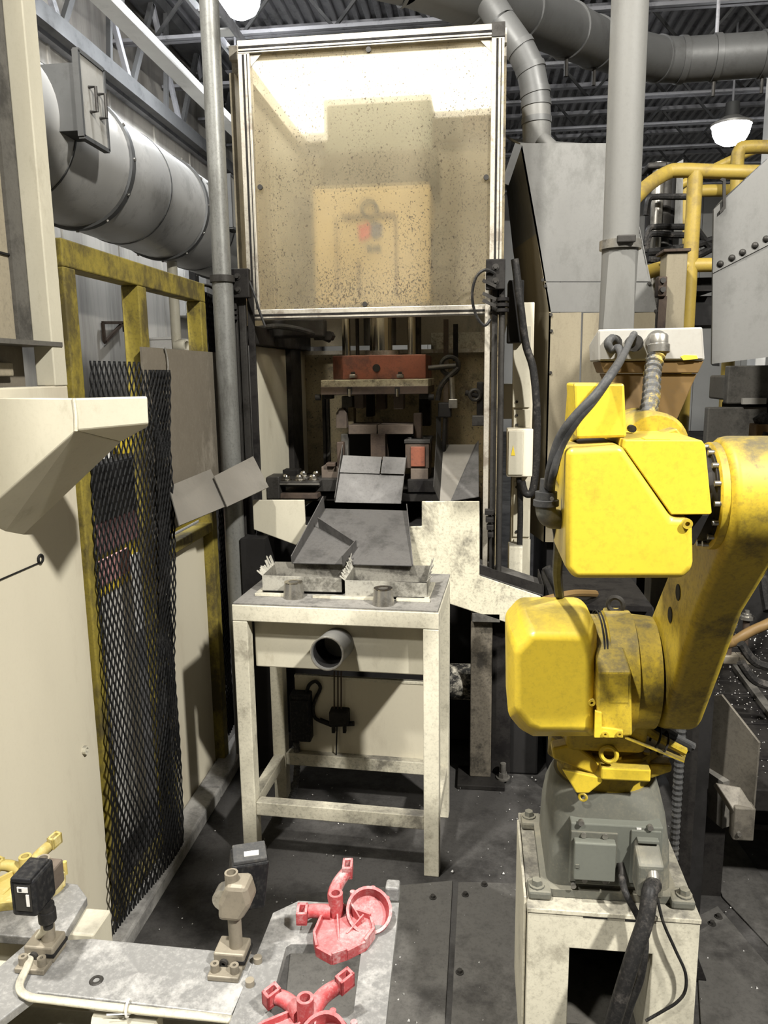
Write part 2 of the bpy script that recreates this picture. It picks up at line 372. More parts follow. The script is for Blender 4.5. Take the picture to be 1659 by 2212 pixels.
def pane_material():
    m = bpy.data.materials.new('hazed_polycarbonate'); m.use_nodes = True
    nt = m.node_tree; N = nt.nodes; L = nt.links; N.clear()
    out = N.new('ShaderNodeOutputMaterial')
    tc = N.new('ShaderNodeTexCoord')
    tr = N.new('ShaderNodeBsdfTransparent'); tr.inputs[0].default_value = (1.0, 0.96, 0.86, 1)
    rf = N.new('ShaderNodeBsdfRefraction'); rf.inputs['Roughness'].default_value = 0.22; rf.inputs['IOR'].default_value = 1.12
    rf.inputs['Color'].default_value = (1.0, 0.96, 0.86, 1)
    df = N.new('ShaderNodeBsdfDiffuse'); df.inputs[0].default_value = (0.60, 0.53, 0.39, 1)
    tl = N.new('ShaderNodeBsdfTranslucent'); tl.inputs[0].default_value = (0.85, 0.78, 0.60, 1)
    dk = N.new('ShaderNodeBsdfDiffuse'); dk.inputs[0].default_value = (0.05, 0.04, 0.03, 1)
    def mixs(a, b, f):
        x = N.new('ShaderNodeMixShader')
        L.new(a.outputs[0], x.inputs[1]); L.new(b.outputs[0], x.inputs[2])
        if isinstance(f, float): x.inputs[0].default_value = f
        else: L.new(f, x.inputs[0])
        return x
    clear = mixs(tr, rf, 0.62)
    haze = mixs(df, tl, 0.5)
    n0 = N.new('ShaderNodeTexNoise'); n0.inputs['Scale'].default_value = 3.0; n0.inputs['Detail'].default_value = 5
    L.new(tc.outputs['Object'], n0.inputs['Vector'])
    h0 = N.new('ShaderNodeMapRange'); h0.inputs['From Min'].default_value = 0.3; h0.inputs['From Max'].default_value = 0.7
    h0.inputs['To Min'].default_value = 0.16; h0.inputs['To Max'].default_value = 0.28
    L.new(n0.outputs['Fac'], h0.inputs['Value'])
    body = mixs(clear, haze, h0.outputs[0])
    # spatter: small flecks, thicker toward the lower edge where the swarf is thrown
    mp = N.new('ShaderNodeMapping'); mp.inputs['Scale'].default_value = (1, 1, 0.8)
    L.new(tc.outputs['Object'], mp.inputs['Vector'])
    n1 = N.new('ShaderNodeTexNoise'); n1.inputs['Scale'].default_value = 150; n1.inputs['Detail'].default_value = 4
    L.new(mp.outputs[0], n1.inputs['Vector'])
    n2 = N.new('ShaderNodeTexNoise'); n2.inputs['Scale'].default_value = 5; n2.inputs['Detail'].default_value = 3
    L.new(tc.outputs['Object'], n2.inputs['Vector'])
    ad = N.new('ShaderNodeMath'); ad.operation = 'MULTIPLY_ADD'; ad.inputs[1].default_value = 0.22
    L.new(n2.outputs['Fac'], ad.inputs[0]); L.new(n1.outputs['Fac'], ad.inputs[2])
    sz = N.new('ShaderNodeSeparateXYZ'); L.new(tc.outputs['Object'], sz.inputs[0])
    lo = N.new('ShaderNodeMapRange'); lo.inputs['From Min'].default_value = 0.0; lo.inputs['From Max'].default_value = 0.45
    lo.inputs['To Min'].default_value = 0.055; lo.inputs['To Max'].default_value = 0.0
    L.new(sz.outputs['Z'], lo.inputs['Value'])
    ad2 = N.new('ShaderNodeMath'); L.new(ad.outputs[0], ad2.inputs[0]); L.new(lo.outputs[0], ad2.inputs[1])
    th = N.new('ShaderNodeMapRange'); th.inputs['From Min'].default_value = 0.745; th.inputs['From Max'].default_value = 0.80
    th.inputs['To Max'].default_value = 0.8
    L.new(ad2.outputs[0], th.inputs['Value'])
    fin = mixs(body, dk, th.outputs[0])
    L.new(fin.outputs[0], out.inputs[0])
    return m
pane_mat = pane_material()
def perf_material():
    m = mat('perforated_sheet', (0.36, 0.34, 0.29), 0.45, metal=0.5, dirt=(0.05, 0.045, 0.04), amt=0.4, scale=9, fine=0.2)
    return m
perf_mat = perf_material()

# ================================================================== THE HALL
fl = setting('floor')
B(-6, 9, -6, 24, -0.12, 0.0).build('floor_slab', floor_mat, fl)
# bolted steel floor plates
def floor_sheet(poly, bolts, m=floor_plate_mat, t=0.006):
    p = MB().prism([Vector(q) for q in poly], (0, 0, t)).build('floor_plate', m, fl, bevel=0.002)
    for b in bolts:
        MB().hexbolt(V(b[0], b[1], t), (0, 0, 1), 0.008, 0.01).build('bolt', steel_dark, p)
g = lambda x, y: aZ(x, y, 0.0)
floor_sheet([g(990, 1908), g(1180, 1912), g(1200, 2330), g(968, 2330)], [g(1005, 1937), g(1046, 1915), g(993, 2105), g(1140, 1945)])
floor_sheet([g(640, 1935), g(978, 1905), g(955, 2330), g(600, 2330)], [g(935, 1943)])
floor_sheet([g(1500, 1985), g(1550, 1960), g(1720, 2160), g(1700, 2330), g(1520, 2330)], [g(1538, 2000)])
floor_sheet([g(1500, 1880), g(1545, 1865), g(1560, 1912), g(1498, 1915)], [])
floor_sheet([g(1490, 1720), g(1530, 1730), g(1720, 2000), g(1720, 2110), g(1560, 1940)], [g(1552, 1985)])
# swarf and sand grains on the floor
mb = MB()
rr = random.Random(3)
for i in range(900):
    if i % 3: x, y = rr.uniform(0.1, 1.9), rr.uniform(1.3, 4.2)
    else: x, y = rr.uniform(-0.95, 0.3), rr.uniform(1.2, 3.0)
    s_ = rr.uniform(0.0012, 0.0038) * (1.7 if rr.random() < 0.05 else 1)
    a = rr.uniform(0, 3)
    c, q = math.cos(a) * s_, math.sin(a) * s_
    mb.add([(x - c, y - q, 0.007), (x + q, y - c, 0.007), (x + c, y + q, 0.007), (x, y, 0.007 + s_)], [[0, 1, 3], [1, 2, 3], [2, 0, 3], [0, 2, 1]])
tag(mb.build('floor_grit', mat('grit', (0.45, 0.44, 0.42), 0.5, metal=0.3, amt=0.3, scale=40)), 'pale metal grit scattered over the dark floor', 'grit', kind='stuff')

kerb = setting('trim_1', (-1.05, 2.6, 0))
for i in range(3):
    B(-1.085, -0.995, 0.4 + i * 1.15, 0.4 + (i + 1) * 1.15 - 0.006, 0, 0.055).build('kerb_stone', kerb_mat, kerb, bevel=0.008)

# left wall far beyond the fence: pressed sheets
wl = setting('wall_left', (-4.0, 8, 0))
for i in range(17):
    y0 = -1.0 + i * 1.2
    mb = MB(); mb.box(-4.06, -4.0, y0, y0 + 1.192, 0, 4.75)
    mb.box(-4.0, -3.985, y0 + 1.15, y0 + 1.192, 0, 4.75)
    mb.build('wall_sheet', wall_mat, wl)
B(-4.5, -4.44, -1, 24, 0, 6.4).build('upper_wall', wall_mat, wl)
wb = setting('wall_back', (0, 22, 0))
for i in range(12):
    B(-5 + i * 1.2, -5 + i * 1.2 + 1.185, 22, 22.1, 0, 6.4).build('wall_sheet', white_wall, wb)
mb = B(9, 9.1, -6, 24, 0, 6.4).build('wall_right', white_wall); tag(mb, kind='structure')

# roof deck of ribbed sheets, ribs running away from the camera
ce = setting('ceiling', (0, 8, 6.3))
for k in range(16):
    x0 = -4.6 + k * 0.9
    pts = []
    for r_ in range(6):
        xa = x0 + r_ * 0.15
        pts += [(xa, 0.05), (xa + 0.055, 0.05), (xa + 0.075, 0.0), (xa + 0.13, 0.0)]
    pts.append((x0 + 0.9, 0.05))
    mb = MB()
    n = len(pts)
    for y in (-6, 24):
        for (x, z) in pts: mb.v.append(Vector((x, y, 6.3 + z)))
    mb.f = [[i, i + 1, n + i + 1, n + i] for i in range(n - 1)]
    mb.build('deck_sheet', deck_mat, ce)
B(-4.8, 9.9, -6, 24, 6.40, 6.5).build('roof_slab', truss_dark, ce)

# open-web joists across the hall
jb = None
web_mesh = None
for i, y in enumerate([6.6, 8.2, 9.7, 11.2, 12.6, 14.0, 15.4, 16.8, 18.4]):
    j = setting('trim_%d' % (i + 2), (0, y, 5.6))
    for dy in (-0.045, 0.045):
        B(-4.4, 9.0, y + dy - 0.03, y + dy + 0.03, 5.60, 5.64).build('bottom_chord', joist_mat, j)
    B(-4.4, 9.0, y - 0.06, y + 0.06, 6.24, 6.30).build('top_chord', joist_mat, j)
    x = -3.9; d = 1
    while x < 8.4:
        p0 = V(x, y, 5.63 if d > 0 else 6.25); p1 = V(x + 0.55, y, 6.25 if d > 0 else 5.63)
        MB().bar(p0, p1, 0.035, 0.035, (0, 1, 0)).build('web_bar', truss_dark, j)
        x += 0.55; d = -d

# long truss above the left wall
tr = setting('trim_11', (-4.0, 9, 4.72))
for dx in (0.0, 0.16):
    B(-4.02 + dx, -3.92 + dx, -1, 23, 4.70, 4.86).build('bottom_chord', truss_dark if dx else joist_mat, tr)
B(-4.1, -3.85, -1, 23, 6.05, 6.2).build('top_chord', truss_dark, tr)
y = 3.0; k = 0
while y < 21:
    zz = (4.86, 6.05)
    MB().bar(V(-3.92, y, zz[k % 2]), V(-3.92, y + 0.75, zz[(k + 1) % 2]), 0.07, 0.05, (1, 0, 0)).build('web_bar', joist_mat if k % 2 else truss_dark, tr)
    if k % 2: MB().bar(V(-3.86, y + 0.1, 4.86), V(-3.86, y + 0.28, 6.05), 0.05, 0.05, (1, 0, 0)).build('web_bar', truss_dark, tr)
    y += 0.75; k += 1

# pale crane rail hung beside it, with hangers
a = aX(225, 0, -2.9); b = aX(439, 196, -2.9)
zr = (a.z + b.z) / 2
rail = thing('overhead_rail', 'long pale steel rail hung under the roof at upper left', 'rail', (-2.9, 8, zr))
B(-2.94, -2.86, 2, 21, zr - 0.05, zr + 0.05).build('rail_web', beam_light, rail)
B(-2.98, -2.82, 2, 21, zr - 0.07, zr - 0.05).build('rail_flange', beam_light, rail)
for y in (4.2, 6.6, 9.7, 12.6, 15.4, 18.4):
    MB().cyl(V(-2.9, y, zr), V(-2.9, y, 6.28), 0.016, n=8).build('hanger', joist_mat, rail)
MB().cyl(V(-2.88, 5.4, zr + 0.03), V(-2.2, 5.9, 6.28), 0.022, n=8).build('sway_brace', beam_light, rail)
# ladder-like cable tray behind it
ct = thing('cable_tray', 'ladder-type cable tray beside the pale rail under the roof', 'cable tray', (-2.45, 8, zr + .35))
for dx in (-0.1, 0.1):
    B(-2.47 + dx, -2.44 + dx, 4, 21, zr + 0.32, zr + 0.40).build('side_rail', joist_mat, ct)
rung = None
for i in range(40):
    y = 4.2 + i * 0.4
    if rung is None:
        rung = B(-2.55, -2.35, y, y + 0.16, zr + 0.335, zr + 0.35).build('rung', beam_light, ct)
    else:
        r_ = rung.copy(); link(r_); r_.location.y = rung.location.y + i * 0.4
for y in (6.6, 12.6, 18.4):
    MB().cyl(V(-2.455, y, zr + 0.35), V(-2.455, y, 6.28), 0.012, n=6).build('hanger', joist_mat, ct)

# high-bay lamps in view
def bay_lamp(c, label, r=0.24):
    t = thing('high_bay_lamp', label, 'lamp', c, 'high-bay lamps under the roof')
    c = Vector(c)
    MB().lathe(c, (0, 0, 1), [(0.0, r), (0.03, r * 1.02), (0.09, r * 0.6), (0.12, r * 0.42)], 28).build('reflector', galv, t, smooth=True)
    MB().cyl(c + V(0, 0, 0.12), c + V(0, 0, 0.30), 0.10, 0.09, n=20).build('ballast_housing', galv_dark, t, smooth=True)
    MB().lathe(c + V(0, 0, -r * .95), (0, 0, 1), [(0, 0.0), (r * .05, r * 0.4), (r * .25, r * 0.72), (r * .55, r * 0.88), (r * .93, r * 0.95)], 28).build('bulb_glow', lamp_glow, t, smooth=True)
    MB().cyl(c + V(0, 0, 0.30), V(c.x, c.y, 6.3), 0.015, n=8).build('stem', joist_mat, t)
bay_lamp(aY(517, -12, 8.8), 'glowing lamp at the top edge left of the press door')
bay_lamp(aY(1580, 272, 12.0), 'glowing lamp at right above the yellow handrails', 0.27)

# ================================================================== LEFT SIDE
# ---- big spiral duct by the wall
DX, DZ, DR = -3.0, 3.22, 0.46
du = thing('ventilation_duct', 'big galvanised round duct running along the far left wall', 'duct', (DX, 8, DZ))
ys = [2.0, 4.15, 5.75, 7.35, 8.95, 10.6, 12.4, 14.2, 16.5]
for i in range(len(ys) - 1):
    MB().cyl(V(DX, ys[i], DZ), V(DX, ys[i + 1], DZ), DR, n=48).build('duct_section', galv, du, smooth=True)
for y in ys[1:-1]:
    b_ = MB().hollow(V(DX, y - 0.03, DZ), V(DX, y + 0.03, DZ), DR + 0.022, DR - 0.01, 48).build('flange_ring', galv_dark, du, smooth=True)
    for k in range(12):
        t = 2 * math.pi * k / 12
        p = V(DX + math.cos(t) * (DR + 0.02), y, DZ + math.sin(t) * (DR + 0.02))
        MB().cyl(p, p + V(math.cos(t), 0, math.sin(t)) * 0.014, 0.012, n=6).build('bolt', steel, b_)
for y in (4.95, 6.5, 8.2, 9.8, 11.5):
    MB().hollow(V(DX, y - 0.008, DZ), V(DX, y + 0.008, DZ), DR + 0.006, DR - 0.01, 48).build('seam_band', galv_dark, du, smooth=True)
# support leg under it
sup = aX(370, 545, DX)
def hatch(y0, y1, z0, z1, label):
    xf = DX + DR + 0.17
    B(DX + 0.30, xf - 0.02, y0 + 0.05, y1 - 0.05, z0 + 0.05, z1 - 0.05).build('hatch_collar', galv_dark, du)
    d = B(xf - 0.02, xf, y0, y1, z0, z1).build('hatch_door', box_pale, du, bevel=0.004)
    tag(d, label)
    for (a_, b_, c_, e_) in ((y0 - .012, y0 + .012, z0, z1), (y1 - .012, y1 + .012, z0, z1), (y0, y1, z0 - .012, z0 + .012), (y0, y1, z1 - .012, z1 + .012)):
        B(xf - 0.03, xf + 0.008, a_, b_, c_, e_).build('door_rim', galv_dark, d)
    for f_ in (0.34, 0.72):
        yy = y0 + (y1 - y0) * f_; zc = (z0 + z1) / 2
        MB().tube([V(xf, yy, zc - .07), V(xf + .045, yy, zc - .07), V(xf + .045, yy, zc + .07), V(xf, yy, zc + .07)], 0.010, 6).build('handle', steel_dark, d)
p0 = aX(176, 232, DX + DR + .17); p1 = aX(238, 370, DX + DR + .17)
hatch(p0.y, p1.y, 3.08, 3.56, 'pale hatch door with two handles, nearest the camera')
p0 = aX(500, 450, DX + DR + .17)
hatch(p0.y, p0.y + 0.62, 3.06, 3.54, 'pale hatch door further down the duct')
MB().cyl(V(DX, sup.y, 1.3), V(DX, sup.y, DZ - DR), 0.05, n=12).build('drain_pipe', cream, du, smooth=True)
MB().hollow(V(DX, sup.y, 1.95), V(DX + .12, sup.y - .03, 1.95), 0.065, 0.045, 16).build('drain_elbow', cream, du, smooth=True)
MB().tube(smooth_path([aX(490, 395, -3.3), aX(497, 405, -3.3), aX(510, 420, -3.3), aX(520, 418, -3.3)]), 0.012, 6).build('hanger_wire', steel_dark, du)

# ---- things on the wall behind the fence
c = aX(222, 695, -3.98)
br = thing('wall_bracket', 'thin dark triangular bracket on the far wall behind fence', 'bracket', c)
A, Bq, Cq = aX(222, 697, -3.95), aX(266, 697, -3.95), aX(226, 740, -3.95)
for p, q in ((A, Bq), (A, Cq), (Cq, Bq)):
    MB().bar(p, q, 0.03, 0.03, (1, 0, 0)).build('bracket_bar', rust_brown, br)
MB().cyl(Bq, Bq + V(0, 0, -0.1), 0.012, n=6).build('hook', steel_dark, br)
c = aX(372, 683, -3.98); d = aX(413, 590, -3.98)
eb = thing('electrical_cabinet', 'white electrical cabinet with red top light on far wall', 'cabinet', (-3.98, c.y, c.z))
B(-4.0, -3.8, c.y, d.y + 0.1, c.z, d.z).build('cabinet_body', white_paint, eb, bevel=0.01)
B(-3.8, -3.785, c.y + 0.03, d.y + 0.02, c.z + .03, d.z - .03).build('cabinet_door', white_paint, eb, bevel=0.004)
e = aX(410, 622, -3.8)
B(-3.79, -3.7, e.y - .05, e.y + .1, e.z - .2, e.z + .25).build('switch_box', steel_dark, eb, bevel=0.01)
MB().cyl(V(-3.85, d.y, d.z), V(-3.85, d.y, d.z + .12), 0.07, n=14).build('indicator_light', red_paint, eb, smooth=True)
B(-4.0, -3.93, d.y - .1, d.y - .04, 0, c.z).build('conduit', steel_dark, eb)
a = aX(322, 745, -3.9); b = aX(414, 733, -3.62)
wbx = thing('white_bin', 'plain white cabinet top seen between the fence posts', 'cabinet', (-3.7, a.y, 0))
B(-3.96, -3.62, a.y, b.y + .3, 0.0, b.z - .03).build('cabinet_body', white_paint, wbx, bevel=0.01)
B(-3.97, -3.60, a.y - .02, b.y + .32, b.z - .03, b.z).build('cabinet_lid', white_paint, wbx, bevel=0.005)

# ---- fence frame of square tube
FX = -1.09
fe = thing('guard_fence', 'yellow square-tube guard fence frame beyond the left machine', 'fence', (FX, 2.45, 0))
def ypost(ya, yb, z0, z1, name='post'):
    B(-1.108, -1.05, ya, yb, z0, z1).build(name, fence_yellow, fe, bevel=0.004)
ypost(1.925, 1.985, 0.0, 1.93)
ypost(2.366, 2.425, 0.0, 1.93)
ypost(2.915, 2.97, 0.0, 1.93)
B(-1.108, -1.05, 1.925, 2.97, 1.93, 2.0).build('top_rail', fence_yellow, fe, bevel=0.004)
B(-1.105, -1.053, 2.425, 2.915, 1.035, 1.075).build('middle_rail', fence_yellow, fe, bevel=0.004)
B(-1.105, -1.053, 1.985, 2.366, 0.03, 0.07).build('bottom_rail', fence_yellow, fe, bevel=0.004)
for y in (1.955, 2.942):
    f_ = B(FX - 0.07, FX + 0.003, y - .07, y + .07, 0, 0.012).build('foot_plate', fence_yellow, fe)
    MB().hexbolt(V(FX - .05, y - .05, .012), (0, 0, 1), .01, .014).build('bolt', steel_dark, f_)
# cream sheets in the lower bays
tag(B(-1.098, -1.09, 2.428, 2.912, 0.02, 1.03).build('fence_sheet', cream_panel, bevel=0.001), 'pale cream sheet in the lower fence bay right of the mesh', 'panel')
# brown-grey upper sheet, notched near its left top
p = [aX(305, 752, -1.04), aX(360, 757, -1.04), aX(362, 790, -1.04), aX(366, 757, -1.04), aX(470, 762, -1.04), aX(470, 1140, -1.04), aX(366, 1168, -1.04), aX(308, 1150, -1.04)]
y0, y1 = p[0].y, p[4].y
bp = thing('guard_sheet', 'stained brown-grey metal sheet tied to the fence beside the pole', 'panel', (-1.045, 2.6, 1.1))
q = [V(-1.045, y0, 1.13), V(-1.045, y0, 1.742), V(-1.045, y0 + .17, 1.742), V(-1.045, y0 + .172, 1.69), V(-1.045, y0 + .18, 1.69), V(-1.045, y0 + .182, 1.742), V(-1.045, y1, 1.742), V(-1.045, y1, 1.13)]
MB().prism(q, (0.006, 0, 0)).build('sheet', brown_panel, bp)
MB().tube(smooth_path([V(-1.036, y0 + .176, 1.745), V(-1.030, y0 + .180, 1.70), V(-1.034, y0 + .172, 1.62), V(-1.038, y0 + .165, 1.56)], 4), 0.003, 6).build('tie_wire', steel, bp)
# two loose grey plates leaning against the fence and pole
def leaning(pts, Xs, label, t=0.006):
    A = [aX(p[0], p[1], x) if kind == 'x' else aY(p[0], p[1], x) for p, (kind, x) in zip(pts, Xs)]
    n = (A[1] - A[0]).cross(A[2] - A[0]).normalized()
    # flatten the fourth corner on to the plane of the first three
    A[3] = A[3] - n * (A[3] - A[0]).dot(n)
    o = MB().prism(A, n * t).build('metal_plate', plate_grey, bevel=0.001)
    return tag(o, label, 'plate', 'two grey plates leaning by the pole')
leaning([(365, 1050), (455, 1013), (492, 1092), (365, 1155)], [('x', -1.02), ('x', -0.985), ('x', -0.90), ('x', -0.99)], 'grey metal plate leaning left, its lower corner overlapped by another')
leaning([(463, 1028), (547, 985), (581, 1052), (493, 1093)], [('x', -0.955), ('x', -0.90), ('x', -0.82), ('x', -0.885)], 'grey metal plate in front of the pole foot, tilted right')

# ---- expanded metal screens
def net(u0_, ulen, z0f, z1f, point, w, h, r):
    mb = MB(); n = int(ulen / w)
    for k in range(n + 1):
        ub = u0_ + k * w
        m0 = math.ceil(z0f(ub) / (h / 2)); m1 = math.floor(z1f(ub) / (h / 2))
        path = []
        for m in range(m0, m1 + 1):
            s_ = (0.5 * w - r * 0.8) * (1 if (m + k) % 2 else -1)
            for e_ in (-0.10, 0.10):
                path.append(point(ub + s_, (m + e_) * h / 2 + 0.0))
        if len(path) > 2: mb.tube(path, r, 4)
    return mb
ms = thing('mesh_screen', 'black expanded-metal screen beside the cream machine panel', 'mesh screen', (-1.02, 2.2, 0.04))
sway = lambda u, z: 0.012 * math.sin(z * 4.0 + u * 3) + 0.012 * math.sin(u * 9)
net(1.90, 0.475, lambda u: 0.045 + 0.0 * u, lambda u: 1.695 - 0.012 * (u - 1.9), lambda u, z: V(-1.022 + sway(u, z), u + (1.695 - z) * -0.085 + 0.10, z), 0.0125, 0.047, 0.0029).build('expanded_metal', black_mesh, ms, kind='stuff')
net(2.24, 0.135, lambda u: 0.05, lambda u: 1.672, lambda u, z: V(-1.005 + sway(u + .3, z + .4), u + (1.695 - z) * -0.085 + 0.10, z), 0.0125, 0.047, 0.0029).build('folded_flap', black_mesh, ms, kind='stuff')
ms2 = thing('mesh_screen', 'narrow black mesh strip hanging between yellow post and pole', 'mesh screen', (-1.05, 3.05, 0.0))
net(3.0, 0.15, lambda u: 0.10, lambda u: 1.98, lambda u, z: V(-1.07 + sway(u, z), u, z), 0.0125, 0.047, 0.0029).build('expanded_metal', black_mesh, ms2, kind='stuff')
MB().tube(smooth_path([V(-1.08, 2.99, 2.0), V(-1.06, 3.05, 2.0), V(-1.04, 3.1, 1.985), V(-1.0, 3.12, 1.99)], 4), 0.006, 6).build('tie_wire', steel_dark, ms2)

# ---- tall pole
px_, py_ = -0.985, 2.99
po = thing('steel_pole', 'tall dull steel pole from floor to roof left of press', 'pole', (px_, py_, 0))
MB().cyl(V(px_, py_, 0.01), V(px_, py_, 2.03), 0.040, n=28).build('lower_tube', pole_steel, po, smooth=True)
MB().cyl(V(px_, py_, 2.02), V(px_, py_, 6.3), 0.0355, n=28).build('upper_tube', pole_steel, po, smooth=True)
MB().hollow(V(px_, py_, 2.005), V(px_, py_, 2.03), 0.048, 0.034, 28).build('clamp_band', steel_dark, po, smooth=True)
B(px_ - .08, px_ + .08, py_ - .08, py_ + .08, 0, 0.012).build('base_plate', steel_dark, po)

# ---- machine whose side fills the left edge
LX = -1.06
lm = thing('left_machine', 'tall cream machine side panel filling the left edge of the photograph', 'machine', (LX - .3, 1.4, 0))
za = aX(0, 858, LX).z
side = B(LX - 0.03, LX, 0.75, 1.915, 0.0, 1.63).build('side_panel', cream_panel, lm, bevel=0.004)
B(LX - 0.40, LX - 0.03, 0.75, 1.90, 0.0, 1.55).build('machine_body', mach_mid, lm)
B(LX - 0.05, LX + 0.001, 1.855, 1.915, 1.63, 3.6).build('corner_post', cream, lm, bevel=0.003)
zt = aX(60, 740, LX).z
B(LX - 0.075, LX - 0.06, 0.75, 1.86, zt + 0.01, 3.6).build('upper_panel', tan, lm)
B(LX - 0.085, LX - 0.050, 1.80, 1.858, zt + 0.01, 3.6).build('shade_strip', mach_mid, lm)  # dark strip standing in for the shadow beside the corner post
B(LX - 0.10, LX + 0.004, 0.75, 1.90, zt - 0.005, zt + 0.006).build('ledge', mach_mid, lm)
B(LX - 0.12, LX - 0.08, 0.75, 1.855, 1.63, zt - 0.005).build('recess_back', brown_panel, lm)
rb = B(LX - 0.08, LX - 0.06, 0.75, 1.78, 1.655, zt - 0.045).build('recess_door', tan, lm, bevel=0.004)
a = aX(5, 610, LX - .06)
B(LX - 0.062, LX - 0.055, 0.75, 1.855, a.z + .065, a.z + .07).build('panel_seam', mach_dark, lm)
a = aX(0, 1250, LX); b = aX(85, 1215, LX)
MB().bar(V(LX + .001, .75, b.z), V(LX + .001, b.y, b.z), 0.003, 0.004, (1, 0, 0)).build('panel_slit', mach_dark, side)
MB().torus(aX(88, 1207, LX + .004), (1, 0, 0), 0.010, 0.003, 14, 6).build('cable_eye', mach_dark, side)
MB().hollow(aX(181, 1620, LX), aX(181, 1620, LX) + V(0.01, 0, 0), 0.012, 0.007, 14).build('plug', cream_worn, side)
# bent sheet bracket sticking out over the aisle
Yf, Yb = 1.50, 1.66
Fp = [aY(-90, 858, Yf), aY(160, 860, Yf), aY(318, 856, Yf), aY(321, 917, Yf), aY(165, 931, Yf), aY(-90, 1155, Yf)]
Bk = [aY(-90, 858, Yb), aY(160, 860, Yb), aY(318, 857, Yb), aY(320, 921, Yb), aY(262, 955, Yb), aY(-90, 1290, Yb)]
arm = thing('bent_bracket', 'cream bent sheet-metal bracket jutting in from the left edge', 'bracket', Fp[0])
MB().loft([Fp[0], Fp[1], Fp[4], Fp[5]], [Bk[0], Bk[1], Bk[4], Bk[5]]).build('bracket_arm', cream, arm, bevel=0.003)
MB().loft([Fp[1], Fp[2], Fp[3], Fp[4]], [Bk[1], Bk[2], Bk[3], Bk[4]]).build('bracket_tip', cream, arm, bevel=0.004)
MB().tube([Fp[1] + V(0, -.001, 0), (Fp[1] + Fp[4]) / 2 + V(.002, -.001, 0), Fp[4] + V(0, -.001, 0)], 0.0035, 6).build('weld_bead', cream_worn, arm, smooth=True)
a = (Fp[4] * .5 + Fp[5] * .5) * .55 + (Bk[4] * .5 + Bk[5] * .5) * .45
# what shows through the mesh behind: a second machine with yellow and pink sheets
bm_ = thing('rear_machine', 'dark machine with coloured boards glimpsed through the black mesh', 'machine', (-2.6, 4.8, 0))
B(-2.9, -2.2, 4.0, 6.0, 0.0, 0.52).build('machine_body', white_paint, bm_, bevel=0.01)
B(-2.85, -2.21, 4.05, 5.95, 0.52, 0.62).build('board', warn_yellow, bm_)
B(-2.85, -2.2, 4.0, 5.95, 0.62, 0.80).build('board', pink_box, bm_)
B(-2.9, -2.2, 4.0, 6.0, 0.80, 0.98).build('middle_frame', mach_mid, bm_, bevel=0.02)
B(-2.9, -2.15, 4.0, 6.0, 0.98, 1.16).build('dark_hood', mach_dark, bm_, bevel=0.02)
for k in range(4):
    MB().cyl(V(-2.35, 4.15 + k * .34, 1.16), V(-2.35, 4.15 + k * .34, 1.34), .11, n=20).build('roll', warn_yellow if k % 2 == 0 else white_paint, bm_, smooth=True)

lb = thing('leaning_board', 'white board with pink and yellow bands behind the black mesh', 'board', (-1.24, 2.3, 0))
for (z0, z1, m_) in ((0.02, .93, white_paint), (.93, .965, warn_yellow), (.965, 1.05, pink_box)):
    B(-1.245, -1.235, 1.99, 2.56, z0, z1).build('band', m_, lb)

# ================================================================== PRESS
DY = 3.10
XL, XR = -0.945, 0.075
# ---- lifted guard door
dl = aY(515, 95, DY).x; dr = aY(1090, 50, DY).x
zt, zb = 2.893, 1.868
door = thing('guard_door', 'raised press guard door with yellowed spattered clear sheet in metal frame', 'guard door', (dl, DY, zb))
wv = 0.046
def profile(x0, x1, z0, z1, name):
    p = B(x0, x1, DY - 0.02, DY + 0.02, z0, z1).build(name, profile_alu, door, bevel=0.002)
    if x1 - x0 > z1 - z0:
        zc = (z0 + z1) / 2
        B(x0 + .004, x1 - .004, DY - 0.0215, DY - 0.0195, zc - .006, zc + .002).build('slot', steel_grime, p)
        B(x0 + .004, x1 - .004, DY - 0.0215, DY - 0.0195, zc - .017, zc - .014).build('slot', steel_grime, p)
    else:
        xc = (x0 + x1) / 2
        B(xc - .006, xc + .002, DY - 0.0215, DY - 0.0195, z0 + .004, z1 - .004).build('slot', steel_grime, p)
        B(xc + .011, xc + .014, DY - 0.0215, DY - 0.0195, z0 + .004, z1 - .004).build('slot', steel_grime, p)
profile(dl, dr, zt - wv, zt, 'top_rail')
profile(dl, dr, zb, zb + wv * .85, 'bottom_rail')
profile(dl, dl + wv, zb + wv * .85, zt - wv, 'side_rail')
profile(dr - wv, dr, zb + wv * .85, zt - wv, 'side_rail')
pane = B(dl + wv - .006, dr - wv + .006, DY - 0.004, DY + 0.002, zb + wv * .8, zt - wv + .004).build('clear_sheet', pane_mat, door)
for (x, z) in ((dl + wv + .02, 2.37), (dr - wv - .015, 2.37), ((dl + dr) / 2, zt - wv - .012), ((dl + dr) / 2 - .03, zb + wv + .006)):
    MB().cyl(V(x, DY - .006, z), V(x, DY - .016, z), 0.010, n=10).build('screw', steel_dark, pane, smooth=True)
for sx, x in ((1, dl + wv), (-1, dr - wv)):
    MB().prism([V(x, DY - .005, zt - wv), V(x + sx * .045, DY - .005, zt - wv), V(x, DY - .005, zt - wv - .045)], (0, -.004, 0)).build('corner_gusset', profile_alu, door)
B(dr - wv, dr + .002, DY - .023, DY + .02, zt - wv, zt + .004).build('corner_cap', steel_dark, door, bevel=.002)

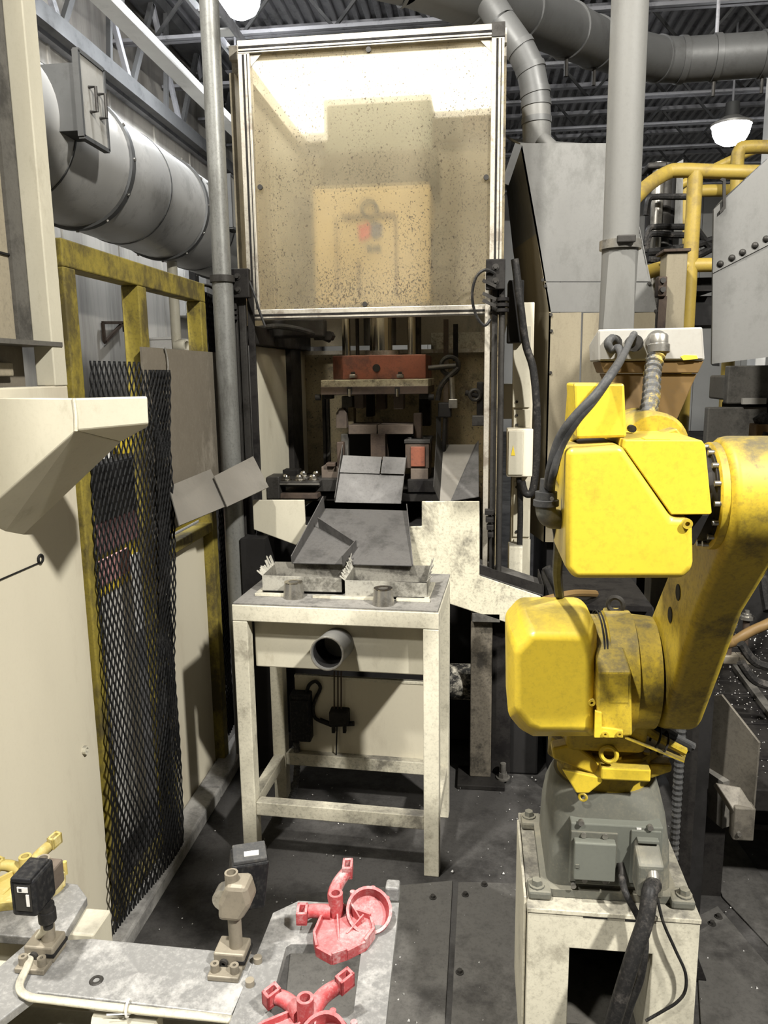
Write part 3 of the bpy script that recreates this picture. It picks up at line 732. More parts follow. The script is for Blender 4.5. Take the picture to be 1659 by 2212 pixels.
# ---- guide columns either side, with their air cylinders and hoses
def guide(x0, x1, ztop, label, flip):
    t = thing('door_guide', label, 'guide column', ((x0 + x1) / 2, DY, 0), 'guide columns of the press door')
    w_ = (x1 - x0) / 3
    for i in range(3):
        xa = x0 + w_ * i
        k = i if not flip else 2 - i
        m_ = [steel_dark, steel_dark, steel_grime][k] if not flip else [steel_grime, steel_dark, profile_alu][k]
        dz = [0.0, -0.06, -0.03][k]
        B(xa + .002, xa + w_ - .003, DY - 0.06 + 0.012 * k, DY - 0.024, 0.0, ztop + dz).build('guide_rail', m_, t, bevel=0.002)
    B(x0 + .004, x1 - .004, DY - 0.085, DY - 0.055, ztop - 0.10, ztop + 0.01).build('carriage', steel_grime, t, bevel=0.004)
    for z in (ztop - .02, ztop - .07):
        MB().hexbolt(V((x0 + x1) / 2, DY - .085, z), (0, -1, 0), 0.009, .014).build('bolt', steel_dark, t)
    xx = x1 - .012 if flip else x0 + .014
    mb = MB()
    for z in (ztop - .13, ztop - .15, ztop - .17): mb.cyl(V(xx, DY - .075, z), V(xx, DY - .075, z - .012), 0.024, n=14)
    mb.build('clamp', steel_grime, t, smooth=True)
    MB().cyl(V(xx, DY - .072, 0.05), V(xx, DY - .072, ztop - .12), 0.010, n=10).build('air_cylinder_rod', steel_dark, t, smooth=True)
    return t
gl0, gl1 = aY(503, 800, DY - .05).x, aY(553, 800, DY - .05).x
tg = guide(gl0, gl1, aY(520, 592, DY).z, 'dark greasy door guide column left of the press opening', False)
MB().tube(smooth_path([V(gl1 - .01, DY - .07, 2.02), V(gl1 + .015, DY - .08, 1.96), V(gl1 + .03, DY - .075, 1.90), V(gl1 + .05, DY - .07, 1.84)]), 0.005, 6).build('air_hose', rubber_dark, tg)
gr0, gr1 = aY(1045, 800, DY - .05).x, aY(1090, 800, DY - .05).x
tg = guide(gr0, gr1, aY(1065, 572, DY).z, 'dark greasy door guide column right of the press opening', True)
MB().tube(smooth_path([aY(1068, 590, DY - .09), aY(1048, 583, DY - .10), aY(1028, 600, DY - .10), aY(1020, 640, DY - .10), aY(1028, 680, DY - .10), aY(1046, 703, DY - .10), aY(1060, 690, DY - .09)], 6), 0.006, 6).build('air_hose', rubber_dark, tg)
for y_ in (612, 640, 655):
    q = aY(1060, y_, DY - .09)
    MB().bar(q + V(-.03, 0, .012), q + V(.02, 0, -.012), .012, .010, (0, 1, 0)).build('fitting', steel_dark, tg)
q = aY(1058, 1110, DY - .07)
for k in range(4):
    B(q.x - .02 + .004 * k, q.x + .015, DY - .10, DY - .06, q.z - .03 * k, q.z - .03 * k + .02).build('switch_block', steel_grime, tg, bevel=.002)

# ---- press enclosure and an added glowing sheet standing in for light from above
pr_ = thing('press_machine', 'hydraulic trim press in a cream enclosure behind the raised door', 'press', ((XL + XR) / 2, 3.7, 0))
yA = lambda px: aX(px, 900, XL).y
yq = [yA(555), yA(622), yA(644), yA(692), 4.22]
zc_ = 1.775
for a_, b_ in ((yq[0], yq[1]), (yq[2], yq[3])):
    B(XL - .015, XL, a_, b_, 0.93, zc_).build('side_panel', cream, pr_, bevel=.006)
B(XL - .03, XL + .025, yq[1], yq[2], 0.8, 1.83).build('frame_post', steel_grime, pr_, bevel=.003)
B(XL - .03, XL + .025, yq[3], yq[3] + .06, 0.8, 1.83).build('frame_post', steel_grime, pr_, bevel=.003)
B(XL - .03, XL + .04, DY + .03, 4.2, 1.775, 1.85).build('frame_beam', steel_grime, pr_, bevel=.004)
B(XL - .02, XL, DY + .03, 3.62, 1.85, 2.80).build('upper_side_panel', tan, pr_)
B(XL - .02, XL, 3.63, 4.22, 1.85, 2.80).build('upper_side_panel', cream, pr_)
B(XR, XR + .02, DY + .03, 4.22, 0.8, 2.80).build('right_side_panel', tan_speck, pr_)
B(XL, XR, 4.22, 4.24, 0.6, 1.765).build('back_panel', tan_speck, pr_)
B(XL, XR, 4.20, 4.22, 1.80, 2.76).build('upper_back_panel', tan, pr_)
B(-.25, XR, 4.19, 4.2, 1.775, 1.86).build('mesh_window', spatter_cream, pr_)
B(XL, XR, 4.17, 4.20, 1.755, 1.775).build('cross_rail', profile_alu, pr_)
lp = B(XL + .04, XR - .02, DY + .06, 4.12, 2.86, 2.872).build('added_glow_sheet', added_glow, pr_)
tag(lp, 'added glowing white sheet standing in for bright light in the enclosure roof')
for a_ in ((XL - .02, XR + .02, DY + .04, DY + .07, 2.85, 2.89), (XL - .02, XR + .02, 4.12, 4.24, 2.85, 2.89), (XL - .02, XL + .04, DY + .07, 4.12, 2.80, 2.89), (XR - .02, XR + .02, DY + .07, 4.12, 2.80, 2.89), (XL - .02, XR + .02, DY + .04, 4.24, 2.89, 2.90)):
    B(*a_).build('glow_sheet_frame', profile_alu, lp)
# press head seen through the sheet
hd = pbox(675, 408, 930, 655, 3.62, 3.98).build('head_cover', press_yellow, pr_, bevel=.01)
pbox(697, 208, 932, 400, 3.66, 3.98).build('cylinder_housing', press_green, pr_, bevel=.015)
pbox(790, 398, 850, 412, 3.64, 3.9).build('head_neck', steel_dark, pr_)
pbox(690, 330, 945, 404, 3.64, 3.98).build('head_flange', mach_mid, pr_, bevel=.008)
pbox(805, 130, 858, 212, 3.72, 3.85).build('valve_tower', steel_dark, pr_, bevel=.01)
pbox(925, 240, 1000, 300, 3.75, 3.9).build('valve_block', mach_mid, pr_, bevel=.01)
pbox(1000, 235, 1068, 285, 3.75, 3.85).build('oil_manifold', rust_brown, pr_, bevel=.01)
q = aY(955, 540, 3.75)
MB().cyl(q + V(0, -.08, 0), q + V(0, .1, 0), .085, n=24).build('oil_accumulator', mach_mid, pr_, smooth=True)
pbox(560, 430, 668, 462, 4.05, 4.19).build('valve_rail', rust_brown, pr_)
q = aY(798, 452, 3.612)
MB().hollow(q + V(0, .01, 0), q + V(0, -.006, 0), .042, .028, 28).build('gauge_ring', ink, hd, smooth=True)
def flat(pts, y, m_, nm): MB().prism(polyY(pts, y), (0, .006, 0)).build(nm, m_, hd)
flat([(774, 488), (799, 480), (799, 512), (776, 522)], 3.612, red_paint, 'logo_mark')
flat([(801, 484), (810, 479), (826, 483), (824, 510), (812, 516), (801, 511)], 3.612, blue_paint, 'logo_mark')
for (x, w_) in ((793, 10), (806, 7), (814, 8)):
    flat([(x, 530), (x + w_, 529), (x + w_, 543), (x, 544)], 3.612, ink, 'print_mark')
for (x, a_, b_) in ((725, 468, 640), (852, 462, 640), (772, 560, 640)):
    pbox(x, a_, x + 6, b_, 3.606, 3.63).build('cover_seam', box_brown, hd)
pbox(738, 462, 850, 468, 3.606, 3.63).build('cover_seam', box_brown, hd)
# ram and guide rods
zr_ = aY(820, 768, 3.75).z
def rod(px0, px1, y, name, m_=chrome, ztop=2.05, z0=None):
    a_ = aY(px0, 730, y); b_ = aY(px1, 730, y)
    MB().cyl(V((a_.x + b_.x) / 2, y, z0 if z0 else zr_ - .01), V((a_.x + b_.x) / 2, y, ztop), (b_.x - a_.x) / 2, n=24).build(name, m_, pr_, smooth=True)
rod(798, 848, 3.74, 'ram')
rod(786, 856, 3.78, 'ram_sleeve', steel_dark, z0=zr_ + .05)
rod(739, 757, 3.70, 'guide_rod', chrome)
rod(768, 776, 3.80, 'guide_rod', steel_dark)
rod(880, 898, 3.70, 'guide_rod', chrome)
rod(898, 910, 3.82, 'guide_rod', steel_dark)
q0 = aY(790, 752, 3.7); q1 = aY(858, 766, 3.7)
MB().cyl(V((q0.x + q1.x) / 2, 3.75, zr_ - .005), V((q0.x + q1.x) / 2, 3.75, zr_ + .022), .085, n=28).build('ram_collar', steel, pr_, smooth=True)
# platen
A_ = polyY([(740, 768), (920, 768), (920, 818), (740, 818)], 3.52)
x0, x1, z0, z1 = A_[0].x, A_[1].x, A_[2].z, A_[0].z
xl = aY(719, 790, 3.60).x
pl = MB().loft([V(x0, 3.52, z0), V(x1, 3.52, z0), V(x1, 3.95, z0), V(xl, 3.95, z0), V(xl, 3.60, z0)], [V(x0, 3.52, z1), V(x1, 3.52, z1), V(x1, 3.95, z1), V(xl, 3.95, z1), V(xl, 3.60, z1)]).build('platen', rust_red, pr_, bevel=.004)
q = aY(813, 795, 3.518)
MB().cyl(q, q + V(0, -.003, 0), .0175, n=20).build('lift_hole', mach_dark, pl, smooth=True)
up = pbox(693, 821, 925, 836, 3.46, 3.95).build('upper_bolster', spatter_cream, pr_, bevel=.003)
pbox(692, 836, 925, 851, 3.455, 3.95).build('lower_bolster', rust_brown, pr_, bevel=.003)
for x in (764, 865):
    q = aY(x, 812, 3.50)
    B(q.x - .013, q.x + .013, 3.46, 3.52, q.z - .008, q.z + .006).build('clamp', steel, up, bevel=.002)
    MB().hexbolt(V(q.x, 3.485, q.z + .004), (0, 0, 1), .011, .014).build('nut', steel_dark, up)
for x in (755, 858):
    q = aY(x, 846, 3.45)
    B(q.x - .011, q.x + .011, 3.452, 3.46, q.z - .012, q.z + .020).build('bolt_slot', mach_dark, up)
    MB().cyl(q + V(0, 0, .012), q + V(0, 0, -.022), .006, n=10).build('stud', chrome, up, smooth=True)
for x in (689, 932):
    q = aY(x, 858, 3.5)
    MB().cyl(q + V(-.012, -.02, 0), q + V(.012, -.02, 0), .014, n=14).build('end_knob', steel_grime, up, smooth=True)
# hanging punches
for i, (x0_, y0_, x1_, y1_, yy, m_) in enumerate([(765, 851, 785, 882, 3.55, die_brown), (790, 851, 806, 900, 3.7, steel_grime), (812, 851, 833, 884, 3.6, rust_brown), (850, 851, 872, 884, 3.55, die_brown), (700, 851, 716, 862, 3.5, steel_dark), (905, 851, 930, 862, 3.5, steel_dark), (738, 856, 762, 900, 3.75, mach_mid), (905, 860, 930, 920, 3.8, steel_grime)]):
    pbox(x0_, y0_, x1_, y1_, yy, yy + .08).build('punch', m_, pr_, bevel=.003)
MB().prism(polyY([(726, 925), (726, 892), (733, 882), (742, 882), (748, 892), (748, 925)], 3.55), (0, .06, 0)).build('die_stop', die_brown, pr_, bevel=.002)
pbox(752, 880, 764, 920, 3.62, 3.7).build('die_stop', tan_speck, pr_)
# lower die
ld = thing('trim_die', 'rusty lower trimming die with T-shaped block in the press opening', 'die', (-.45, 3.6, 1.0))
pbox(752, 918, 814, 938, 3.50, 3.70).build('die_bar', die_brown, ld, bevel=.003)
pbox(816, 918, 892, 938, 3.50, 3.70).build('die_bar', die_brown, ld, bevel=.003)
pbox(800, 938, 833, 993, 3.48, 3.62).build('die_stem', rust_brown, ld, bevel=.003)
pbox(752, 938, 895, 1000, 3.72, 3.76).build('die_back', mach_dark, ld)
pbox(893, 892, 911, 948, 3.55, 3.60).build('guide_pin', rust_brown, ld, bevel=.006)
cb = pbox(875, 958, 927, 1012, 3.46, 3.70).build('corner_block', rust_brown, ld, bevel=.004)
pbox(873, 950, 929, 958, 3.455, 3.70).build('block_cap', steel_dark, cb, bevel=.002)
pbox(887, 965, 918, 1008, 3.452, 3.47).build('wear_face', rust_red, cb, bevel=.002)
pbox(887, 1012, 925, 1036, 3.46, 3.70).build('corner_base', die_brown, ld, bevel=.003)
for x in (884, 918):
    q = aY(x, 950, 3.48); MB().hexbolt(V(q.x, 3.50, q.z), (0, 0, 1), .010, .010).build('bolt', steel_dark, cb)
pbox(727, 955, 743, 1012, 3.46, 3.52).build('guide_pin', rust_brown, ld, bevel=.004)
pbox(736, 938, 752, 1000, 3.50, 3.54).build('guide_pin', mach_mid, ld, bevel=.003)
pbox(694, 1008, 735, 1034, 3.46, 3.6).build('corner_base', die_brown, ld, bevel=.003)
q = aY(715, 1005, 3.46); B(q.x - .02, q.x + .022, 3.44, 3.5, q.z - .004, q.z + .012).build('clamp', rust_brown, ld, bevel=.002)
pbox(880, 1036, 942, 1064, 3.44, 3.9).build('bed_block', steel_grime, ld, bevel=.003)
pbox(681, 1034, 735, 1062, 3.42, 3.9).build('bed_block', steel_dark, ld, bevel=.003)
# bed with bolted rail on the left
bd = pbox(560, 1064, 1035, 1085, 3.45, 4.15).build('press_bed', steel_grime, pr_, bevel=.004)
rl = pbox(600, 1040, 690, 1052, 3.36, 3.60).build('bolted_rail', steel_dark, pr_, bevel=.003)
pbox(598, 1044, 690, 1048, 3.35, 3.36).build('rail_edge', steel, pr_)
pbox(602, 1066, 686, 1078, 3.36, 3.6).build('lower_rail', rust_brown, pr_, bevel=.003)
pbox(575, 1030, 604, 1078, 3.34, 3.46).build('end_bracket', steel_dark, pr_, bevel=.004)
pbox(610, 1015, 645, 1034, 3.55, 3.62).build('end_bracket', steel_grime, pr_, bevel=.004)
zr2 = aY(640, 1040, 3.36).z
for (px, yy) in ((618, 3.40), (647, 3.40), (677, 3.42), (656, 3.54), (684, 3.54)):
    q = aY(px, 1036, yy)
    mb = MB().hexbolt(V(q.x, yy, zr2), (0, 0, 1), .019, .018); mb.lathe(V(q.x, yy, zr2 + .016), (0, 0, 1), [(0, .015), (.008, .012), (.013, .0)], 14)
    mb.build('dome_nut', chrome, rl, smooth=True)
# upright cables and fittings
for (x, y0_, y1_, yy, m_) in ((700, 850, 1005, 3.72, steel_grime), (708, 850, 1005, 3.76, mach_mid), (947, 900, 960, 3.62, steel_dark), (963, 690, 960, 4.0, die_brown), (984, 700, 780, 4.05, steel_grime)):
    pbox(x - 5, y0_, x + 5, y1_, yy, yy + .03).build('upright_bar', m_, pr_)
q = aY(712, 726, 3.5)
MB().cyl(q + V(0, .03, 0), q + V(0, -.04, 0), .022, n=6).build('hose_fitting', steel_grime, pr_)
MB().cyl(q + V(-.07, 0, 0), q + V(0, 0, 0), .018, n=12).build('hose_fitting', steel_grime, pr_, smooth=True)
MB().tube(smooth_path([aY(550, 712, 3.3), aY(600, 705, 3.35), aY(660, 715, 3.4), aY(712, 735, 3.5)]), .012, 8).build('hydraulic_hose', rubber_dark, pr_)
pbox(548, 690, 700, 728, 3.42, 3.5).build('valve_rack', steel_grime, pr_, bevel=.01)
ja = thing('swivel_arm', 'black jointed lubricator arm hanging right of the red platen', 'arm', aY(965, 960, 3.55))
MB().tube([aY(925, 795, 3.55), aY(985, 790, 3.55)], .012, 10).build('link_bar', steel_dark, ja, smooth=True)
MB().torus(aY(972, 790, 3.56), (0, 1, .2), .040, .010, 22, 8).build('coiled_hose', rubber_dark, ja, smooth=True)
MB().tube(smooth_path([aY(990, 795, 3.55), aY(955, 830, 3.55), aY(945, 865, 3.55)]), .012, 8).build('hose', rubber_dark, ja, smooth=True)
MB().cyl(aY(976, 815, 3.54), aY(978, 862, 3.54), .012, n=12).build('cylinder_rod', steel, ja, smooth=True)
pbox(969, 862, 988, 882, 3.52, 3.56).build('spray_head', steel, ja, bevel=.003)
pbox(946, 870, 975, 902, 3.54, 3.6).build('valve_body', mach_dark, ja, bevel=.006)
MB().cyl(aY(962, 895, 3.56), aY(958, 985, 3.56), .010, n=10).build('stem', steel_grime, ja, smooth=True)
jb_ = thing('side_valve', 'grimy valve cluster fixed to the spattered wall beside right guide', 'valve', aY(1030, 920, 3.4))
MB().cyl(aY(1005, 848, 3.4), aY(1035, 855, 3.4), .012, n=10).build('pipe_stub', steel_grime, jb_, smooth=True)
MB().torus(aY(1026, 853, 3.39), (0, 1, 0), .022, .008, 18, 8).build('hand_wheel', steel_dark, jb_, smooth=True)
pbox(1030, 825, 1044, 915, 3.4, 3.46).build('valve_body', steel_grime, jb_, bevel=.006)
pbox(1020, 898, 1046, 920, 3.38, 3.42).build('valve_foot', steel_dark, jb_, bevel=.003)

# base of the press: dark mass, column, feet
pb = pr_
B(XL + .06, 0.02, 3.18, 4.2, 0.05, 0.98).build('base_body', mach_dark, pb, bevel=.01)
a_ = g(1000, 1690); 
B(-.07, 0.12, 2.86, 3.02, 0.0, 0.02).build('foot_plate', steel_grime, pb, bevel=.003)
q = aY(1087, 1640, 2.93)
mb = MB().cyl(V(q.x, 2.93, .02), V(q.x, 2.93, .085), .012, n=12); mb.hexbolt(V(q.x, 2.93, .02), (0, 0, 1), .02, .025)
mb.build('anchor_bolt', mach_mid, pb, smooth=True)
x0, x1 = aY(1016, 1500, 2.95).x, aY(1062, 1500, 2.95).x
B(x0, x1, 2.93, 3.05, 0.02, 0.78).build('front_column', crusted, pb, bevel=.004)
x0, x1 = aY(1062, 1500, 2.95).x, aY(1105, 1500, 2.95).x
B(x0, x1, 2.97, 3.1, 0.02, 0.82).build('front_column', steel_grime, pb, bevel=.004)
q = aY(990, 1482, 3.0)
MB().cyl(q + V(-.05, .05, 0), q + V(.05, .05, 0), .075, n=18).build('drive_motor', crusted_motor, pb, smooth=True)
pbox(1020, 1325, 1080, 1345, 2.9, 3.0).build('bracket', mach_mid, pb, bevel=.002)
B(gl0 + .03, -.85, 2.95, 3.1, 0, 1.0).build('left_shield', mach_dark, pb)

# ---- right of the guide: cream upright with small box, cables
up_ = thing('control_upright', 'cream upright channel with cover plates right of the door guide', 'upright', (aY(1122, 1100, 3.3).x, 3.35, 0))
x0, x1 = aY(1108, 900, 3.3).x, aY(1150, 900, 3.3).x
B(x0, x1, 3.30, 3.42, 0.0, 1.93).build('channel', cream_panel, up_, bevel=.004)
for (y0_, y1_) in ((705, 880), (885, 930), (1040, 1160), (1165, 1260)):
    p = pbox(1110, y0_, 1144, y1_, 3.29, 3.302).build('cover_plate', cream, up_, bevel=.002)
    for yy in (y0_ + 12, y1_ - 12):
        q = aY(1116, yy, 3.29); MB().cyl(q, q + V(0, -.006, 0), .006, n=8).build('screw', steel_dark, p)
x0, x1 = aY(1098, 1230, 3.2).x, aY(1128, 1230, 3.2).x
B(x0, x1, 3.18, 3.28, 0.0, aY(1110, 1178, 3.2).z).build('low_box', cream_worn, up_, bevel=.004)
pbox(1078, 830, 1110, 905, 3.45, 3.6).build('side_tab', cream_panel, up_, bevel=.003)
sb = thing('terminal_box', 'small cream terminal box with yellow warning triangle on the upright', 'terminal box', aY(1125, 1030, 3.2))
bx_ = pbox(1096, 927, 1150, 1030, 3.19, 3.29).build('box_body', cream_panel, sb, bevel=.004)
pbox(1099, 931, 1129, 1026, 3.184, 3.192).build('box_door', cream, sb, bevel=.002)
MB().prism(polyY([(1104, 984), (1113, 984), (1108.5, 962)], 3.1825), (0, .002, 0)).build('warning_triangle', warn_yellow, sb)
tag(MB().tube(smooth_path([aY(1112, 560, 3.2), aY(1122, 640, 3.2), aY(1135, 740, 3.2), aY(1152, 800, 3.2), aY(1160, 900, 3.2), aY(1158, 1000, 3.2), aY(1150, 1060, 3.2), aY(1135, 1065, 3.2), aY(1127, 1040, 3.2)], 8), .016, 10).build('conduit', rubber_dark, smooth=True), 'dark cable conduit curving past the terminal box', 'conduit')
tag(MB().tube(smooth_path([aY(1121, 1032, 3.22), aY(1124, 1100, 3.22), aY(1122, 1200, 3.22), aY(1120, 1330, 3.22)], 6), .012, 8).build('drop_cable', rubber_dark, smooth=True), 'black cable dropping straight from the terminal box', 'cable')
tag(pbox(1098, 605, 1130, 740, 3.25, 3.35).build('dark_cover', mach_dark, bevel=.006), 'slanted dark cover beside the hood, right of door guide', 'cover')
tag(MB().prism(polyY([(1088, 655), (1098, 640), (1098, 690), (1090, 722)], 3.3), (0, .006, 0)).build('torn_label', cream, bevel=.001), 'pointed cream scrap of sheet beside the right guide', 'sheet')

# ================================================================== TABLE AND CHUTES
TO = V(-0.792, 2.337, 0); ta = math.atan2(-0.035, 0.677)
tu = V(math.cos(ta), math.sin(ta), 0); tv = V(-math.sin(ta), math.cos(ta), 0)
TW, TD, TH = 0.678, 0.40, 0.915
def T(u, v, z): return TO + tu * u + tv * v + V(0, 0, z)
def tbox(u0_, u1_, v0_, v1_, z0_, z1_):
    return MB().obox(T((u0_ + u1_) / 2, (v0_ + v1_) / 2, (z0_ + z1_) / 2), tu * (u1_ - u0_) / 2, tv * (v1_ - v0_) / 2, V(0, 0, (z1_ - z0_) / 2))
tb = thing('work_table', 'cream steel-tube table with dusty top in front of the press', 'table', T(TW / 2, TD / 2, 0))
lw = 0.050
for (u, v) in ((0, 0), (TW - lw, 0), (0, TD - lw), (TW - lw, TD - lw)):
    tbox(u, u + lw, v, v + lw, 0.0, TH - .055).build('leg', cream_worn, tb, bevel=.003)
tbox(0, TW, 0, lw, TH - .055, TH).build('front_rail', cream_worn, tb, bevel=.003)
tbox(0, TW, TD - lw, TD, TH - .055, TH).build('back_rail', cream_worn, tb, bevel=.003)
for u in (0, TW - lw):
    tbox(u, u + lw, lw, TD - lw, TH - .055, TH).build('side_rail', cream_worn, tb, bevel=.003)
    tbox(u + .005, u + lw - .005, lw, TD - lw, 0.165, 0.21).build('lower_side_rail', cream_dirty, tb, bevel=.003)
tbox(lw, TW - lw, .005, lw - .005, 0.165, 0.215).build('lower_rail', cream_dirty, tb, bevel=.003)
tbox(lw, TW - lw, TD - lw + .005, TD - .005, 0.165, 0.215).build('lower_rail', cream_dirty, tb, bevel=.003)
tp = tbox(.004, TW - .004, .004, TD + .05, TH, TH + .006).build('top_sheet', table_dust, tb, bevel=.001)
for (u0_, u1_, v0_, v1_) in ((.05, .19, .085, .10), (.25, .47, .085, .10), (.53, .64, .085, .10), (.05, .065, .10, .30), (.62, .635, .10, .30)):
    tbox(u0_, u1_, v0_, v1_, TH + .006, TH + .016).build('locating_strip', cream_worn, tp, bevel=.001)
# trough under the top, and the outlet tube
zq0 = aY(730, 1438, 2.42).z
tr_ = tbox(lw + .004, TW - lw - .004, .055, .30, zq0, TH - .002).build('hopper_trough', cream, tb, bevel=.004)
mo = aY(706, 1412, 2.235); bk = aY(738, 1382, 2.42)
ot = MB().hollow(bk, mo, .053, .048, 36).build('outlet_tube', grey_sheet, tb, smooth=True)
MB().hollow(bk + (mo - bk) * .05, bk + (mo - bk) * .93, .0478, .0465, 30).build('shade_lining', mach_dark, ot, smooth=True)  # dark sleeve added to paint the shade inside the tube
MB().cyl(bk + (mo - bk) * .05, bk + (mo - bk) * .08, .048, n=24).build('shade_disc', mach_dark, ot)  # dark disc painting the shaded depth of the tube
MB().torus(mo, mo - bk, .0515, .003, 36, 6).build('tube_rim', steel, ot, smooth=True)
# rear lower panel with box, cable, valve
zpt = aY(740, 1460, 2.72).z
pnl = tbox(.085, TW - .02, TD - .015, TD, aY(740, 1632, 2.72).z, zpt).build('rear_panel', cream_panel, tb, bevel=.003)
tbox(.085, TW - .02, TD - .018, TD - .003, zpt - .012, zpt).build('panel_lip', cream_worn, pnl, bevel=.002)
cbx = thing('switch_box', 'black box with conduit on the panel beneath the table', 'switch box', aY(648, 1610, 2.68))
a_ = aY(625, 1500, 2.67); b_ = aY(672, 1603, 2.67)
MB().box(a_.x, b_.x, 2.665, 2.735, b_.z, a_.z).build('box_body', black, cbx, bevel=.005)
MB().box(a_.x + .005, b_.x - .005, 2.66, 2.667, b_.z + .005, a_.z - .02).build('box_lid', black, cbx, bevel=.002)
cc = [aY(640, 1603, 2.70), aY(642, 1650, 2.70), aY(637, 1700, 2.66), aY(625, 1735, 2.60), aY(612, 1765, 2.52)]
pth = smooth_path(cc, 14)
MB().tube(pth, [.011 + .0022 * (i % 2) for i in range(len(pth))], 10).build('corrugated_conduit', rubber, cbx)
MB().tube(smooth_path([aY(660, 1502, 2.70), aY(668, 1480, 2.70), aY(682, 1472, 2.70), aY(692, 1485, 2.70), aY(684, 1505, 2.70), aY(676, 1530, 2.70), aY(682, 1552, 2.70), aY(705, 1560, 2.69)]), .007, 8).build('loop_cable', rubber_dark, cbx, smooth=True)
vv = thing('air_valve', 'small dark valve fixed low on the panel under the table', 'valve', aY(727, 1580, 2.69))
MB().tube([aY(690, 1555, 2.685), aY(715, 1565, 2.685), aY(765, 1563, 2.685)], .010, 8).build('valve_bar', steel_grime, vv, smooth=True)
pbox(710, 1538, 752, 1570, 2.66, 2.72).build('valve_body', steel_grime, vv, bevel=.005)
for x in (716, 740): pbox(x, 1568, x + 7, 1584, 2.67, 2.69).build('valve_leg', steel_grime, vv)
for x in (722, 730, 737):
    MB().cyl(aY(x, 1450, 2.69), aY(x, 1548, 2.69), .003, n=6).build('wire', rust_brown, vv)
MB().cyl(aY(728, 1570, 2.69), aY(726, 1645, 2.69), .003, n=6).build('wire', rubber_dark, vv)
# bushings on the top
for (px, py, lab) in ((635, 1290, 'machined steel bushing on the table in front of the left tray'), (828, 1305, 'machined steel bushing on the table in front of the right tray')):
    c = aZ(px, py, TH + .006)
    t_ = thing('bushing', lab, 'bushing', (c.x, c.y, TH + .006), 'two bushings on the table')
    MB().lathe(V(c.x, c.y, TH + .006), (0, 0, 1), [(0, .036), (.004, .0355), (.034, .032), (.052, .030), (.052, .016), (.012, .015), (.012, .0)], 32).build('collar', steel, t_, smooth=True)
    MB().hollow(V(c.x, c.y, TH + .0575), V(c.x, c.y, TH + .060), .0305, .0165, 28).build('bright_face', chrome, t_, smooth=True)

# ---- two chip trays with perforated walls
def perf_sheet(p, U, Vv, nu, nv, r, thick=None):
    mb = MB()
    for i in range(nu):
        for j in range(nv):
            c = p + U * (i + .5) + Vv * (j + .5)
            sq = [c + U * a + Vv * b for a, b in ((-.5, -.5), (0, -.5), (.5, -.5), (.5, 0), (.5, .5), (0, .5), (-.5, .5), (-.5, 0))]
            ho = [c + (U * math.cos(t) + Vv * math.sin(t)) * r for t in [-2.356 + k * math.pi / 4 for k in range(8)]]
            mb.add(sq + ho, [[k, (k + 1) % 8, 8 + (k + 1) % 8, 8 + k] for k in range(8)])
    return mb
def ragged(p, q, h, n, rnd, lean):
    mb = MB()
    for i in range(n):
        a = p.lerp(q, i / n); b = p.lerp(q, (i + 1) / n)
        up1 = V(lean + rnd.uniform(-.005, .005), rnd.uniform(-.006, .004), h * rnd.uniform(.65, 1.1) * (.35 + .65 * (i + 1) / n))
        mb.add([a, b, b + up1 * .9, a + up1], [[0, 1, 2, 3]])
        mb.tube([a, a + up1 * .92], .0018, 5)
    return mb
def tray(pl_, pr2, yf, depth, label, h=.052):
    zf = TH + .016
    a = aY(pl_, 1262, yf); b = aY(pr2, 1262, yf)
    t_ = thing('chip_tray', label, 'tray', ((a.x + b.x) / 2, yf + depth / 2, zf), 'two chip trays on the table')
    x0, x1 = a.x, b.x
    rnd = random.Random(int(pl_))
    mb = MB().prism([V(x0, yf, zf), V(x1, yf, zf), V(x1, yf, zf + h * .9), V((x0 + x1) / 2, yf, zf + h * .97), V(x0, yf, zf + h)], (0, .003, 0)); mb.build('front_wall', tray_steel, t_)
    B(x0, x1, yf, yf + depth, zf - .003, zf).build('tray_floor', steel_grime, t_)
    n = int((x1 - x0) / .0085); U = V((x1 - x0) / n, 0, 0)
    perf_sheet(V(x0, yf + depth, zf), U, V(0, 0, .0085), n, 7, .0030).build('perforated_back', perf_mat, t_)
    n = int(depth / .0085)
    for x in (x0, x1):
        perf_sheet(V(x, yf, zf), V(0, depth / n, 0), V(0, 0, .0085), n, 6, .0030).build('perforated_side', perf_mat, t_)
        ragged(V(x, yf + .003, zf + .051), V(x, yf + depth, zf + .051), .044, 14, rnd, -.016 if x == x0 else .012).build('torn_edge', tray_steel, t_)
    return t_
tray(567, 738, 2.455, .165, 'bare steel chip tray at left on the table, with torn perforated wall')
tray(745, 922, 2.415, .185, 'bare steel chip tray at right on the table, under the chute')

